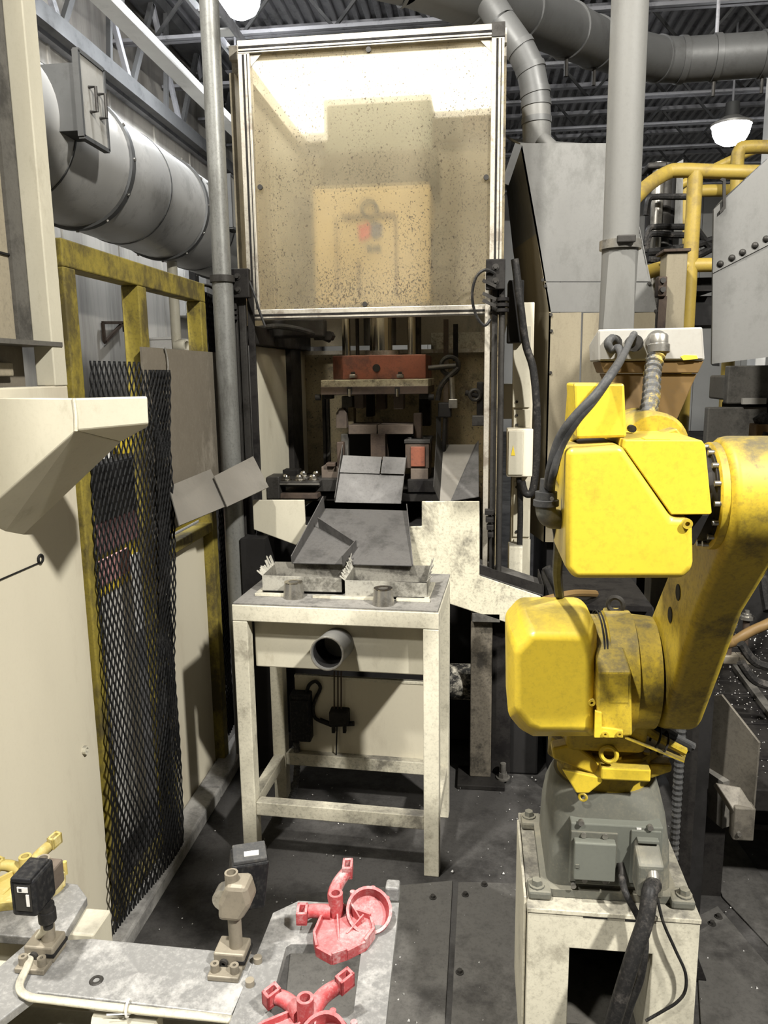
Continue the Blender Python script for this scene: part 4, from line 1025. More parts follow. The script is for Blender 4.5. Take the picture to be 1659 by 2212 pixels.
# ---- lower chute
lo0, lo1 = aY(630, 1216, 2.60), aY(893, 1222, 2.58)
hi0, hi1 = aY(700, 1098, 3.02), aY(880, 1103, 3.02)
ch = thing('discharge_chute', 'dusty dark steel chute sloping down from press to the trays', 'chute', (lo0 + lo1) / 2)
n = (lo1 - lo0).cross(hi0 - lo0).normalized()
if n.z < 0: n = -n
MB().prism([lo0, lo1, hi1, hi0], n * -.003).build('chute_floor', chute_steel, ch)
MB().prism([lo0 + n * .0, hi0 + n * .0, hi0 + n * .055, lo0 + n * .028], (.003, 0, 0)).build('side_wall', chute_steel, ch)
MB().prism([lo1, hi1, hi1 + n * .030, lo1 + n * .006], (-.003, 0, 0)).build('side_wall', chute_steel, ch)
def onc(px, py):
    d = ray(px, py); t_ = (lo0 - CAM).dot(n) / d.dot(n); return CAM + d * t_
for (p, q, h0, h1) in ((onc(690, 1140), onc(768, 1185), .045, .030), (onc(771, 1183), onc(742, 1225), .032, .045)):
    dd = (q - p).cross(n).normalized() * .003
    MB().prism([p, q, q + n * h1, p + n * h0], dd).build('divider_bar', chute_steel, ch)
lo0, lo1 = aY(724, 1085, 3.33), aY(866, 1088, 3.33)
hi0, hi1 = aY(741, 984, 3.46), aY(877, 990, 3.46)
uc = thing('die_chute', 'short dark steel slide below the T-shaped die block', 'chute', (lo0 + lo1) / 2)
n = (lo1 - lo0).cross(hi0 - lo0).normalized()
if n.z < 0: n = -n
md0, md1 = lo0.lerp(hi0, .62), lo1.lerp(hi1, .62)
MB().prism([lo0, lo1, md1, md0], n * -.003).build('chute_floor', chute_steel, uc)
MB().prism([md0 + n * .004, md0.lerp(md1, .62) + n * .004, hi0.lerp(hi1, .62), hi0], n * .003).build('loose_plate', chute_steel, uc)
MB().prism([md0.lerp(md1, .64) + n * .008, md1 + n * .008, hi1 + n * .004, hi0.lerp(hi1, .64) + n * .004], n * .003).build('loose_plate', chute_steel, uc)
MB().prism([lo0, hi0, hi0 + V(0, 0, .05), lo0 + V(0, 0, .022)], (-.003, 0, 0)).build('side_wall', steel_dark, uc)
MB().prism([lo1, hi1, hi1 + V(0, 0, .012), lo1 + V(0, 0, .014)], (.003, 0, 0)).build('side_wall', steel_dark, uc)
lo0, lo1 = aY(950, 1082, 3.25), aY(1034, 1082, 3.25)
hi0, hi1 = aY(958, 960, 3.60), aY(1034, 960, 3.60)
sc_ = thing('scrap_chute', 'grey folded scrap slide against the spattered wall at right', 'chute', (lo0 + lo1) / 2)
MB().prism([lo0, lo0.lerp(lo1, .28), hi0.lerp(hi1, .9), hi0], (0, 0, -.003)).build('chute_floor', plate_grey, sc_)
MB().prism([lo0.lerp(lo1, .28), lo1 + V(0, 0, .02), hi1 + V(0, 0, .02), hi0.lerp(hi1, .9)], (0, 0, -.003)).build('chute_side', chute_steel, sc_)
MB().prism([lo0, hi0, hi0 + V(-.03, 0, .06), lo0 + V(-.025, 0, .06)], (-.003, 0, 0)).build('chute_side', steel_dark, sc_)

# ---- cream gusset plates carrying the chute
def gus(pts, y, label, t=.012, m_=cream_worn):
    o = MB().prism(polyY(pts, y), (0, t, 0)).build('gusset_plate', m_, bevel=.003)
    return tag(o, label, 'plate')
gus([(545, 1080), (657, 1080), (660, 1135), (672, 1136), (640, 1178), (548, 1144)], 3.0, 'cream plate with cut corner left of the discharge chute', m_=cream)
rgp = thing('side_gusset', 'large cream stepped plate with black grime right of the discharge chute', 'plate', aY(1060, 1340, 2.9))
MB().prism(polyY([(911, 1083), (1036, 1083), (1036, 1243), (1168, 1288), (1168, 1312), (1115, 1352), (966, 1303), (880, 1210), (884, 1138), (911, 1137)], 2.9), (0, .012, 0)).build('plate', cream_grimed, rgp, bevel=.003)
MB().prism([aY(1036, 1240, 2.9), aY(1172, 1285, 2.9), aY(1172, 1264, 2.9), aY(1036, 1221, 2.9)], (0, .006, 0)).build('edge_strip', steel_grime, rgp)
B(aY(1172, 1285, 2.9).x, aY(1172, 1285, 2.9).x + .004, 2.9, 3.15, aY(1172, 1310, 2.9).z, aY(1172, 1264, 2.9).z).build('end_strip', steel_grime, rgp)
MB().prism([aY(1036, 1240, 2.9), aY(1172, 1285, 2.9), aY(1172, 1285, 2.9) + V(0, .25, 0), aY(1036, 1240, 2.9) + V(0, .25, 0)], (0, 0, -.004)).build('ramp', chute_steel, rgp)

# ================================================================== ROBOT
# ---- pedestal
pd = thing('robot_pedestal', 'dusty cream steel pedestal with open front under the robot', 'pedestal', (.305, 1.74, 0))
X0, X1, Y0, Y1, ZP = .120, .488, 1.55, 1.925, .48
fp = polyY([(1230, 2048), (1413, 2062), (1395, 2330), (1228, 2330)], Y0)
t_ = .012
xa, xb, zo = fp[0].x, fp[1].x - .004, (fp[0].z + fp[1].z) / 2
MB().prism([V(X0, Y0, 0), V(xa, Y0, 0), V(xa, Y0, zo), V(xb, Y0, zo), V(xb, Y0, 0), V(X1, Y0, 0), V(X1, Y0, ZP - .012), V(X0, Y0, ZP - .012)], (0, t_, 0)).build('front_plate', cream_worn, pd, bevel=.002)
B(X0, X0 + t_, Y0 + t_, Y1, 0, ZP - .012).build('side_plate', cream_worn, pd, bevel=.002)
B(X1 - t_, X1, Y0 + t_, Y1, 0, ZP - .012).build('side_plate', cream_worn, pd, bevel=.002)
B(X0, X1, Y1 - t_, Y1, 0, ZP - .012).build('back_plate', mach_mid, pd)
B(xb, xb + .008, Y0 + t_, Y0 + .16, 0, zo).build('inner_rib', cream_worn, pd)
tpp = B(X0 - .002, X1 + .002, Y0 - .002, Y1 + .002, ZP - .012, ZP).build('top_plate', cream_dirty, pd, bevel=.002)
B(X0 + .02, X1 - .02, Y0 + .10, Y1 - .02, 0.0, .10).build('inner_ledge', mach_mid, pd)
for (p, q) in (((1260, 1978), (1312, 1982)), ((1350, 1986), (1400, 1990))):
    a_ = aY(*p, Y0); b_ = aY(*q, Y0)
    B(a_.x, b_.x, Y0 - .001, Y0 + .002, a_.z - .004, a_.z).build('slot', mach_dark, pd)
B(X0 - .008, X0 - .002, Y0 + .02, Y1 - .05, .05, ZP + .012).build('side_guard', cream_worn, pd, bevel=.002)

# ---- robot
rb = thing('industrial_robot', 'yellow six-axis industrial robot on a cream pedestal', 'robot', (.305, 1.73, ZP))
RX, RY = .303, 1.735
def rsq(z, hx, hy, rad, n=6, cx=RX, cy=RY):
    out = []
    for (sx, sy, a0) in ((1, 1, 0), (-1, 1, 90), (-1, -1, 180), (1, -1, 270)):
        for k in range(n + 1):
            a = math.radians(a0 + 90 * k / n)
            out.append(V(cx + sx * (hx - rad) + math.cos(a) * rad, cy + sy * (hy - rad) + math.sin(a) * rad, z))
    return out
levels = [(.482, .150, .145, .03), (.500, .150, .145, .03), (.503, .137, .133, .03), (.60, .133, .130, .035), (.66, .128, .125, .06), (.70, .121, .120, .09), (.722, .116, .116, .115)]
mb = MB()
rings = [rsq(*l) for l in levels]
m = len(rings[0])
for r_ in rings: mb.v += r_
for k in range(len(rings) - 1):
    for i in range(m): mb.f.append([k * m + i, k * m + (i + 1) % m, (k + 1) * m + (i + 1) % m, (k + 1) * m + i])
mb.f.append([(len(rings) - 1) * m + i for i in range(m)]); mb.f.append(list(range(m))[::-1])
base = mb.build('base_casting', robot_grey, rb, smooth=True)
yf = RY - .137
for (sx, sy) in ((-1, -1), (1, -1), (-1, 1), (1, 1)):
    p = V(RX + sx * .155, RY + sy * .135, ZP)
    B(p.x - .026, p.x + .026, p.y - .026, p.y + .026, ZP, ZP + .022).build('mounting_foot', robot_grey, base, bevel=.006)
    MB().hexbolt(p + V(sx * .006, sy * .004, .022), (0, 0, 1), .012, .016).build('foot_bolt', robot_grey, base)
a_ = aY(1232, 1772, yf); b_ = aY(1424, 1915, yf)
plt = B(a_.x, b_.x, yf - .010, yf + .03, b_.z, a_.z).build('connector_plate', robot_grey_dark, rb, bevel=.003)
for (x, y) in ((1255, 1775), (1404, 1786), (1260, 1801), (1306, 1804), (1238, 1910), (1262, 1898), (1306, 1900)):
    q = aY(x, y, yf - .010); MB().cyl(q + V(0, .002, 0), q + V(0, -.008, 0), .0062, n=12).build('socket_screw', steel, plt, smooth=True)
q0 = aY(1240, 1812, yf - .02); q1 = aY(1326, 1898, yf - .02)
cv = B(q0.x, q1.x, yf - .034, yf - .008, q1.z, q0.z).build('access_cover', robot_grey_dark, rb, bevel=.003)
B(q0.x - .006, q1.x + .006, yf - .014, yf - .008, q1.z - .018, q0.z + .014).build('cover_flange', robot_grey, cv, bevel=.002)
q = aY(1247, 1871, yf - .0345); B(q.x - .004, q.x + .004, yf - .0355, yf - .033, q.z - .004, q.z + .004).build('label_square', robot_grey, cv)
q = aY(1380, 1790, yf - .01); B(q.x - .005, q.x + .005, yf - .0115, yf - .008, q.z - .002, q.z + .002).build('label_square', white_paint, plt)
# the heavy connector
q0 = aY(1375, 1838, yf - .05); q1 = aY(1430, 1936, yf - .05)
cn = MB().loft([V(q0.x, yf - .012, q0.z + .006), V(q1.x - .004, yf - .012, q0.z + .006), V(q1.x - .004, yf - .012, q1.z + .01), V(q0.x, yf - .012, q1.z + .01)],
               [V(q0.x + .003, yf - .062, q0.z - .028), V(q1.x, yf - .062, q0.z - .028), V(q1.x, yf - .062, q1.z), V(q0.x + .003, yf - .062, q1.z)]).build('power_connector', robot_grey, rb, bevel=.006)
B(q0.x - .005, q1.x + .001, yf - .014, yf - .008, q1.z, q0.z + .025).build('connector_frame', robot_grey_dark, cn, bevel=.002)
B(q0.x + .006, q1.x - .006, yf - .03, yf - .014, q0.z + .004, q0.z + .012).build('latch', robot_grey_dark, cn, bevel=.002)
gl_ = V((q0.x + q1.x) / 2 + .006, yf - .058, q0.z - .052)
MB().cyl(gl_ + V(0, .006, .008), gl_ + V(0, -.012, -.014), .014, n=18).build('cable_gland', steel, cn, smooth=True)
q = aY(1340, 1880, yf - .02)
MB().cyl(q + V(0, .012, .01), q + V(.006, -.012, -.02), .009, n=14).build('round_connector', steel_dark, plt, smooth=True)
# ---- turntable J1
MB().cyl(V(RX, RY, .718), V(RX, RY, .765), .108, n=48).build('slew_ring', yellow_dirty, rb, smooth=True)
cz = .765
oct_ = lambda r, z, ph=.2, n=10: [V(RX + math.cos(2 * math.pi * i / n + ph) * r, RY + math.sin(2 * math.pi * i / n + ph) * r, z) for i in range(n)]
tt = MB().loft(oct_(.138, cz), oct_(.128, cz + .045)).build('turntable', yellow_dirty, rb, bevel=.006)
MB().cyl(V(RX, RY, cz + .045), V(RX, RY, cz + .065), .105, .098, n=40).build('turntable_collar', yellow_dirty, tt, smooth=True)
for i in range(10):
    t = 2 * math.pi * i / 10 + .4
    p = V(RX + math.cos(t) * .116, RY + math.sin(t) * .116, cz + .045)
    MB().cyl(p, p + V(0, 0, .006), .008, n=10).build('bolt', yellow_dirty, tt, smooth=True)
yy = RY - .135
a_ = aY(1297, 1652, yy); b_ = aY(1403, 1684, yy)
B(a_.x, b_.x, yy - .012, yy + .05, b_.z, a_.z).build('stop_block', yellow, tt, bevel=.004)
MB().prism(polyY([(1214, 1662), (1300, 1680), (1302, 1690), (1272, 1714), (1245, 1714)], yy - .004), (0, .012, 0)).build('stop_tab', yellow, tt, bevel=.003)
q = aY(1259, 1722, yy - .002); MB().torus(q, (.3, 1, 0), .008, .003, 14, 6).build('tab_hook', yellow_dirty, tt, smooth=True)
MB().prism(polyY([(1192, 1617), (1240, 1607), (1297, 1650), (1297, 1680), (1195, 1640)], yy + .012), (0, .04, 0)).build('turntable_lug', yellow, tt, bevel=.005)
MB().prism(polyY([(1404, 1650), (1452, 1652), (1452, 1668), (1404, 1684)], yy + .03), (0, .04, 0)).build('turntable_lug', yellow_dirty, tt, bevel=.005)
q = aY(1315, 1629, yy - .006)
MB().torus(q, (.25, 1, -.15), .0165, .005, 24, 8).build('lifting_eye', yellow, tt, smooth=True)
# ---- shoulder J2
def rounded(pts, y0_, y1_, nm, m_, bev, parent=rb, seg=4):
    return MB().prism(polyY(pts, y0_), (0, y1_ - y0_, 0)).build(nm, m_, parent, bevel=bev, seg=seg)
# motor cover, octagonal with bulged front
YC = 1.545
outl = [(1128, 1326), (1266, 1326), (1289, 1350), (1289, 1592), (1150, 1592), (1128, 1580), (1097, 1543), (1095, 1362)]
inn = [(1150, 1372), (1258, 1374), (1276, 1390), (1276, 1580), (1166, 1580), (1142, 1566), (1115, 1532), (1114, 1410)]
A2 = polyY(outl, YC); C2 = polyY(inn, YC - .05)
mc = MB()
mc.v = [p + V(0, .13, 0) for p in A2] + A2 + C2
k = len(A2)
mc.f = [list(range(k))[::-1], [2 * k + i for i in range(k)]]
for l_ in (0, 1):
    for i in range(k): mc.f.append([l_ * k + i, l_ * k + (i + 1) % k, (l_ + 1) * k + (i + 1) % k, (l_ + 1) * k + i])
mcv = mc.build('motor_cover', yellow, rb, bevel=.014, seg=4)
for (x, y) in ((1278, 1517),):
    q = aY(x, y, YC - .045); MB().hollow(q + V(0, .006, 0), q + V(0, -.004, 0), .007, .003, 14).build('cover_screw', yellow_dirty, mcv, smooth=True)
q = aY(1215, 1331, YC + .02); MB().lathe(q + V(0, .04, -.004), (0, 0, 1), [(0, .012), (.008, .010), (.010, .0)], 14).build('breather_plug', rust_brown, mcv, smooth=True)
# shoulder body: rounded saddle with axis along X
ax0 = aY(1290, 1440, 1.62)
JX, JY, JZ = .385, 1.64, 1.005
saddle = MB().lathe(V(.20, JY, JZ), (1, 0, 0), [(0, .118), (.05, .122), (.075, .122), (.076, .130), (.13, .132), (.131, .125), (.178, .120)], 40).build('shoulder_hub', yellow_dirty, rb, smooth=True)
MB().loft([V(.200, 1.61, .825), V(.370, 1.61, .825), V(.370, 1.80, .825), V(.200, 1.80, .825)], [V(.195, 1.535, .98), V(.365, 1.535, .98), V(.365, 1.76, .98), V(.195, 1.76, .98)]).build('shoulder_column', yellow_dirty, rb, bevel=.015, seg=3)
for xg in (.262, .268):
    MB().torus(V(xg, JY, JZ), (1, 0, 0), .1305, .0016, 40, 6).build('hub_groove', mach_dark, saddle, smooth=True)
yp = 1.485
wq = polyY([(1292, 1452), (1364, 1452), (1366, 1590), (1290, 1594)], yp)
wd = MB().loft(wq, [wq[0] + V(0, .10, .05), wq[1] + V(-.008, .10, .05), wq[2] + V(0, .10, 0), wq[3] + V(0, .10, 0)]).build('wire_cover', yellow_dirty, rb, bevel=.004)
MB().prism(polyY([(1318, 1458), (1358, 1458), (1357, 1518), (1316, 1518)], yp - .001), (0, .003, 0)).build('name_plate', yellow_dirty, wd)
MB().prism(polyY([(1286, 1536), (1300, 1540), (1300, 1572), (1346, 1578), (1346, 1594), (1284, 1594)], yp - .006), (0, .008, 0)).build('cover_clip', yellow, wd, bevel=.001)
for x in (1307, 1338):
    q = aY(x, 1585, yp - .006); MB().hollow(q + V(0, .004, 0), q + V(0, -.004, 0), .006, .0025, 12).build('clip_screw', yellow_dirty, wd, smooth=True)
q = aY(1331, 1318, 1.66)
B(q.x - .022, q.x + .022, 1.64, 1.70, JZ + .11, q.z - .006).build('eye_boss', yellow_dirty, rb, bevel=.004)
MB().torus(q + V(0, .01, .01), (.35, 1, 0), .016, .0055, 22, 8).build('lifting_eye', steel_dark, rb, smooth=True)
MB().cyl(V(.372, JY - .05, JZ + .065), V(.345, JY - .05, JZ + .065), .026, n=20).build('hub_stop', yellow_dirty, rb, smooth=True)
# ---- lower arm: a slab leaning back toward the camera
KX, KY, KZ = .395, 1.30, 1.446
lx0, lx1 = .384, .466
dv = V(0, KY - JY, KZ - JZ); ln = dv.length; dn = dv.normalized(); pv = V(0, -dn.z, dn.y)   # pv points forward-down
if pv.z > 0: pv = -pv
prof = []
def arc(c, r, a0, a1, n=10):
    for i in range(n + 1):
        a = math.radians(a0 + (a1 - a0) * i / n)
        prof.append(c + pv * (math.cos(a) * r) + dn * (math.sin(a) * r))
cJ = V(0, JY, JZ); cK = V(0, KY, KZ)
arc(cJ, .118, -180, 0, 14)
prof.append(cJ + dn * ln * .30 + pv * .105)
prof.append(cJ + dn * ln * .62 + pv * .088)
arc(cK, .098, 0, 180, 14)
prof.append(cJ + dn * ln * .60 - pv * .080)
prof.append(cJ + dn * ln * .32 - pv * .098)
la = MB().loft([p + V(lx0, 0, 0) for p in prof], [p + V(lx1 + (.012 if (p - cK).length < .12 else 0), 0, 0) for p in prof]).build('lower_arm', yellow_dirty, rb, bevel=.016, seg=3)
MB().lathe(V(lx0 - .001, JY, JZ), (-1, 0, 0), [(0, .10), (.006, .098), (.007, .0)], 36).build('joint_disc', yellow_dirty, la, smooth=True)
for (f_, s_) in ((.36, .055), (.50, .045)):
    p = cJ + dn * ln * f_ - pv * s_ * .2 + V(lx0, 0, 0)
    MB().cyl(p + V(.004, 0, 0), p + V(-.0015, 0, 0), .016, n=20).build('tapped_hole', mach_dark, la, smooth=True)
# outer cap of the elbow
MB().lathe(V(lx1, KY, KZ), (1, 0, 0), [(0, .095), (.03, .092), (.055, .070), (.06, .0)], 36).build('elbow_cap', yellow, la, smooth=True)
for t in range(10):
    a = 2 * math.pi * t / 10
    p = V(lx1 + .03, KY + math.cos(a) * .085, KZ + math.sin(a) * .085); MB().cyl(p, p + V(.006, 0, 0), .007, n=10).build('bolt', yellow_dirty, la)
# ---- elbow: bolted ring between arm and housing
MB().lathe(V(.355, KY, KZ), (1, 0, 0), [(0, .070), (.012, .074), (.013, .080), (.030, .080)], 40).build('elbow_ring', steel_grime, rb, smooth=True)
er = MB().lathe(V(.372, KY, KZ), (1, 0, 0), [(0, .084), (.002, .088), (.013, .088)], 48).build('elbow_flange', yellow_dirty, rb, smooth=True)
for t in range(16):
    a = 2 * math.pi * t / 16
    p = V(.373, KY + math.cos(a) * .080, KZ + math.sin(a) * .080)
    MB().cyl(p, p + V(-.010, 0, 0), .0046, n=10).build('flange_bolt', steel, er, smooth=True)
# ---- forearm housing with split cover
YH = 1.155
hs = rounded([(1224, 968), (1345, 962), (1452, 1118), (1498, 1120), (1500, 1228), (1478, 1252), (1240, 1252), (1222, 1226)], YH, YH + .20, 'rear_cover', yellow, .022)
hs2 = rounded([(1351, 951), (1516, 951), (1524, 962), (1538, 1108), (1534, 1112), (1450, 1112), (1348, 968)], YH + .004, YH + .20, 'upper_cover', yellow, .009)
rounded([(1352, 960), (1440, 1110), (1536, 1108), (1500, 1180), (1360, 1180)], YH + .03, YH + .19, 'housing_core', mach_dark, .004, seg=2)
q = aY(1484, 1131, YH - .001); 
MB().hollow(q + V(0, .003, 0), q + V(0, -.004, 0), .0075, .0035, 18).build('cover_screw', yellow_dirty, hs, smooth=True)
MB().prism(polyY([(1394, 948), (1448, 949), (1448, 953), (1394, 953)], YH + .01), (0, .03, 0)).build('cover_tab', yellow, hs2)
# cube on top and the ragged mount at left
cb2 = rounded([(1239, 828), (1349, 828), (1354, 945), (1246, 948)], 1.20, 1.30, 'gear_box', yellow, .004, seg=2)
MB().loft([aY(1239, 828, 1.20), aY(1246, 948, 1.20), aY(1216, 962, 1.36), aY(1226, 836, 1.36)], [p + V(.01, .02, 0) for p in (aY(1239, 828, 1.20), aY(1246, 948, 1.20), aY(1216, 962, 1.36), aY(1226, 836, 1.36))]).build('gear_box_side', yellow_dirty, rb, bevel=.002)
rounded([(1198, 985), (1218, 970), (1224, 975), (1224, 1080), (1212, 1060), (1198, 1030)], 1.26, 1.32, 'mount_lug', yellow_dirty, .004, seg=2)
for (x, y) in ((1213, 985), (1216, 1003)):
    q = aY(x, y, 1.255); MB().cyl(q, q + V(0, -.006, 0), .006, n=10).build('bolt', mach_dark, rb, smooth=True)
# round drum behind the covers (wrist axis housing)
dm = aY(1408, 975, 1.36)
MB().lathe(V(dm.x, 1.34, dm.z + .01), (0, 1, 0), [(0, .052), (.01, .058), (.16, .058), (.17, .045), (.30, .040)], 36).build('forearm_tube', yellow_dirty, rb, smooth=True)
rounded([(1430, 935), (1462, 925), (1478, 945), (1475, 955), (1430, 955)], 1.30, 1.36, 'forearm_lug', yellow_dirty, .003, seg=2)
MB().cyl(aY(1362, 925, 1.3), aY(1362, 925, 1.3) + V(0, -.02, 0), .006, n=10).build('cap_screw', steel_dark, rb, smooth=True)

# ---- junction box carried above the forearm
YJ = 1.56
jbx = thing('junction_box', 'pale junction box with underside tinted for bounced yellow light above the robot arm', 'junction box', aY(1405, 780, YJ))
f4 = polyY([(1292, 711), (1518, 706), (1523, 778), (1293, 780)], YJ)
b4 = [p + V(0, .12, -.025 if i < 2 else .0) for i, p in enumerate(f4)]
bxo = MB().loft(f4, b4).build('box_body', box_pale, jbx, bevel=.003)
mb = MB().prism(polyY([(1296, 716), (1514, 711), (1518, 774), (1297, 776)], YJ - .002), (0, .003, 0)); mb.build('box_lid', box_pale, bxo)
MB().loft(polyY([(1296, 781), (1521, 779), (1508, 806), (1305, 806)], YJ + .004), [p + V(0, .10, .0) for p in polyY([(1296, 781), (1521, 779), (1508, 806), (1305, 806)], YJ + .004)]).build('mount_plate', box_brown, jbx, bevel=.002)  # brown here is shade and bounced yellow light put into the colour
MB().loft(polyY([(1308, 807), (1506, 807), (1459, 915), (1440, 925), (1356, 925)], YJ + .01), [p + V(0, .08, 0) for p in polyY([(1308, 807), (1506, 807), (1459, 915), (1440, 925), (1356, 925)], YJ + .02)]).build('mount_bracket', box_brown, jbx, bevel=.002)
MB().prism(polyY([(1470, 770), (1478, 767), (1505, 768), (1508, 775), (1476, 778)], YJ - .003), (0, .002, 0)).build('yellow_splash', warn_yellow, bxo)
q = aY(1416, 742, YJ)
MB().cyl(q, q + V(-.004, -.03, .004), .020, n=18).build('elbow_fitting', steel, jbx, smooth=True)
q1 = q + V(-.002, -.035, -.004)
MB().lathe(q1 + V(0, 0, .020), (0, -.12, -1), [(0, .014), (.004, .017), (.018, .017), (.020, .020), (.034, .020), (.036, .016)], 20).build('hose_nut', steel, jbx, smooth=True)
pth = smooth_path([q1 + V(0, 0, -.01), aY(1410, 800, 1.50), aY(1406, 860, 1.45), aY(1395, 915, 1.40), aY(1390, 950, 1.37)], 16)
MB().tube(pth, [.0135 + .003 * (1 if (i // 2) % 2 else 0) for i in range(len(pth))], 14).build('corrugated_hose', mat('hose_grey_yellow', (0.085, 0.085, 0.085), 0.45, dirt=(0.55, 0.40, 0.06), amt=0.45, scale=16, fine=.1), jbx)
for (px, py) in ((1322, 742), (1367, 742)):
    q = aY(px, py, YJ)
    MB().cyl(q, q + V(0, -.02, 0), .016, n=16).build('cable_gland', steel_dark, jbx, smooth=True)
tag(MB().tube(smooth_path([aY(1330, 738, YJ - .02), aY(1322, 730, 1.50), aY(1314, 742, 1.49), aY(1322, 756, 1.49), aY(1336, 752, 1.48), aY(1342, 772, 1.40), aY(1322, 806, 1.20), aY(1290, 850, 1.165), aY(1238, 905, 1.16), aY(1208, 950, 1.17), aY(1190, 1010, 1.18), aY(1184, 1050, 1.20)], 10), .0072, 10).build('robot_cable', rubber, smooth=True), 'grey cable looping from the junction box, the left one of two', 'cable')
tag(MB().tube(smooth_path([aY(1367, 742, YJ - .02), aY(1370, 722, 1.50), aY(1362, 735, 1.47), aY(1348, 765, 1.40), aY(1330, 796, 1.20), aY(1285, 862, 1.165), aY(1245, 910, 1.16), aY(1212, 965, 1.17), aY(1196, 1020, 1.175), aY(1188, 1055, 1.20)], 10), .0062, 10).build('robot_cable', rubber, smooth=True), 'grey cable across the yellow cube, the right one of two', 'cable')
cn2 = thing('cable_elbow', 'grey elbow connector at the left side of the robot housing', 'connector', aY(1180, 1120, 1.22))
MB().cyl(aY(1184, 1035, 1.21), aY(1181, 1068, 1.21), .012, n=18).build('strain_relief', rubber, cn2, smooth=True)
MB().lathe(aY(1180, 1062, 1.21), (0, 0, -1), [(0, .017), (.012, .017), (.013, .020), (.022, .020), (.023, .016)], 20).build('coupling_nut', rubber, cn2, smooth=True)
MB().tube(smooth_path([aY(1179, 1085, 1.21), aY(1180, 1108, 1.21), aY(1192, 1120, 1.22), aY(1218, 1122, 1.25)], 6), .016, 14).build('elbow_body', robot_grey, cn2, smooth=True)
q = aY(1192, 1077, 1.19); MB().cyl(q, q + V(0, -.004, 0), .003, n=8).build('screw', steel, cn2)
tag(MB().tube(smooth_path([aY(1200, 1120, 1.30), aY(1208, 1170, 1.36), aY(1204, 1240, 1.55), aY(1212, 1310, 1.70), aY(1225, 1400, 1.80)], 8), .010, 8).build('hanging_cable', rubber_dark, smooth=True), 'dark cable hanging behind the left edge of the robot housing', 'cable')
# cables from shoulder onto the tray
ctr = thing('cable_guide', 'yellow sheet cable guide with tied cables beside the turntable', 'cable guide', aY(1420, 1610, 1.62))
MB().prism([aY(1350, 1592, 1.56), aY(1478, 1644, 1.60), aY(1482, 1626, 1.68), aY(1380, 1585, 1.66)], (0, 0, -.004)).build('guide_sheet', yellow_dirty, ctr)
for k in range(3):
    o_ = V(.012 * k, .012 * k, .010)
    MB().tube(smooth_path([aY(1362, 1530, 1.60) + o_, aY(1372, 1560, 1.60) + o_, aY(1400, 1588, 1.61) + o_, aY(1440, 1612, 1.62) + o_, aY(1478, 1632, 1.63) + o_]), .010, 8).build('cable', [yellow_dirty, rubber_dark, rubber][k], ctr, smooth=True)
MB().torus(aY(1415, 1596, 1.62), (1, 0, -.4), .026, .0025, 18, 6).build('cable_tie', rubber_dark, ctr)
MB().torus(aY(1432, 1606, 1.62), (1, 0, -.4), .026, .0025, 18, 6).build('cable_tie', rubber_dark, ctr)
# main cable bundle down the pedestal front
tag(MB().tube(smooth_path([gl_ + V(0, -.012, -.012), aY(1404, 1925, 1.50), aY(1395, 1985, 1.47), aY(1370, 2060, 1.45), aY(1345, 2140, 1.44), aY(1318, 2230, 1.44), aY(1300, 2330, 1.45)], 10), .017, 14).build('power_cable', rubber_dark, smooth=True), 'thick black power cable running down over the pedestal front', 'cable')
tag(MB().tube(smooth_path([aY(1342, 1890, 1.575), aY(1352, 1930, 1.53), aY(1378, 1980, 1.52), aY(1394, 2030, 1.51), aY(1385, 2110, 1.49), aY(1360, 2180, 1.48), aY(1330, 2290, 1.48)], 10), .0075, 10).build('signal_cable', rubber_dark, smooth=True), 'thin dark cable beside the thick power cable on the pedestal', 'cable')
tag(MB().tube(smooth_path([aY(1418, 1930, 1.56), aY(1432, 1990, 1.535), aY(1458, 2050, 1.53), aY(1480, 2100, 1.53), aY(1480, 2140, 1.53), aY(1462, 2165, 1.53), aY(1430, 2185, 1.53), aY(1395, 2205, 1.53)], 8), .0035, 8).build('loose_wire', rubber_dark, smooth=True), 'loose thin wire curling across the right side of pedestal', 'wire')
# conduit post right of the robot
cp = thing('cable_post', 'dark vertical post with ribbed conduit right of the robot base', 'post', (.545, 1.98, 0))
a_ = aY(1457, 1700, 1.98); b_ = aY(1482, 1700, 1.98)
B(a_.x + .014, b_.x + .02, 1.96, 2.02, 0, .80).build('post', steel_grime, cp, bevel=.003)
pth = [V(a_.x, 1.95, .30 + .008 * i) for i in range(66)]
MB().tube(pth, [.011 + .0025 * (i % 2) for i in range(66)], 10).build('ribbed_conduit', rubber, cp)
B(a_.x - .05, b_.x + .07, 1.93, 2.06, 0, .01).build('foot_plate', steel_grime, cp)

# ---- the pale vent pipe hanging behind the robot
vp_ = thing('vent_pipe', 'pale grey vertical pipe hanging from the roof behind robot', 'pipe', (.38, 2.35, 1.75))
c0 = aY(1353, 300, 2.35); c1 = aY(1340, 530, 2.35)
r_ = (aY(1392, 300, 2.35).x - aY(1312, 300, 2.35).x) / 2
xc = c1.x
MB().cyl(V(xc, 2.35, c1.z), V(xc, 2.35, 6.3), r_ * .985, n=40).build('upper_tube', pipe_grey, vp_, smooth=True)
MB().hollow(V(xc, 2.35, c1.z - .012), V(xc, 2.35, c1.z + .012), r_ + .008, r_ - .006, 40).build('hose_clamp', steel, vp_, smooth=True)
B(xc - .02, xc + .03, 2.35 - r_ - .018, 2.35 - r_ - .004, c1.z - .002, c1.z + .018).build('clamp_screw', steel_dark, vp_, bevel=.003)
n_ = 32
A_ = [V(xc + math.cos(2 * math.pi * i / n_) * r_, 2.35 + math.sin(2 * math.pi * i / n_) * r_, c1.z) for i in range(n_)]
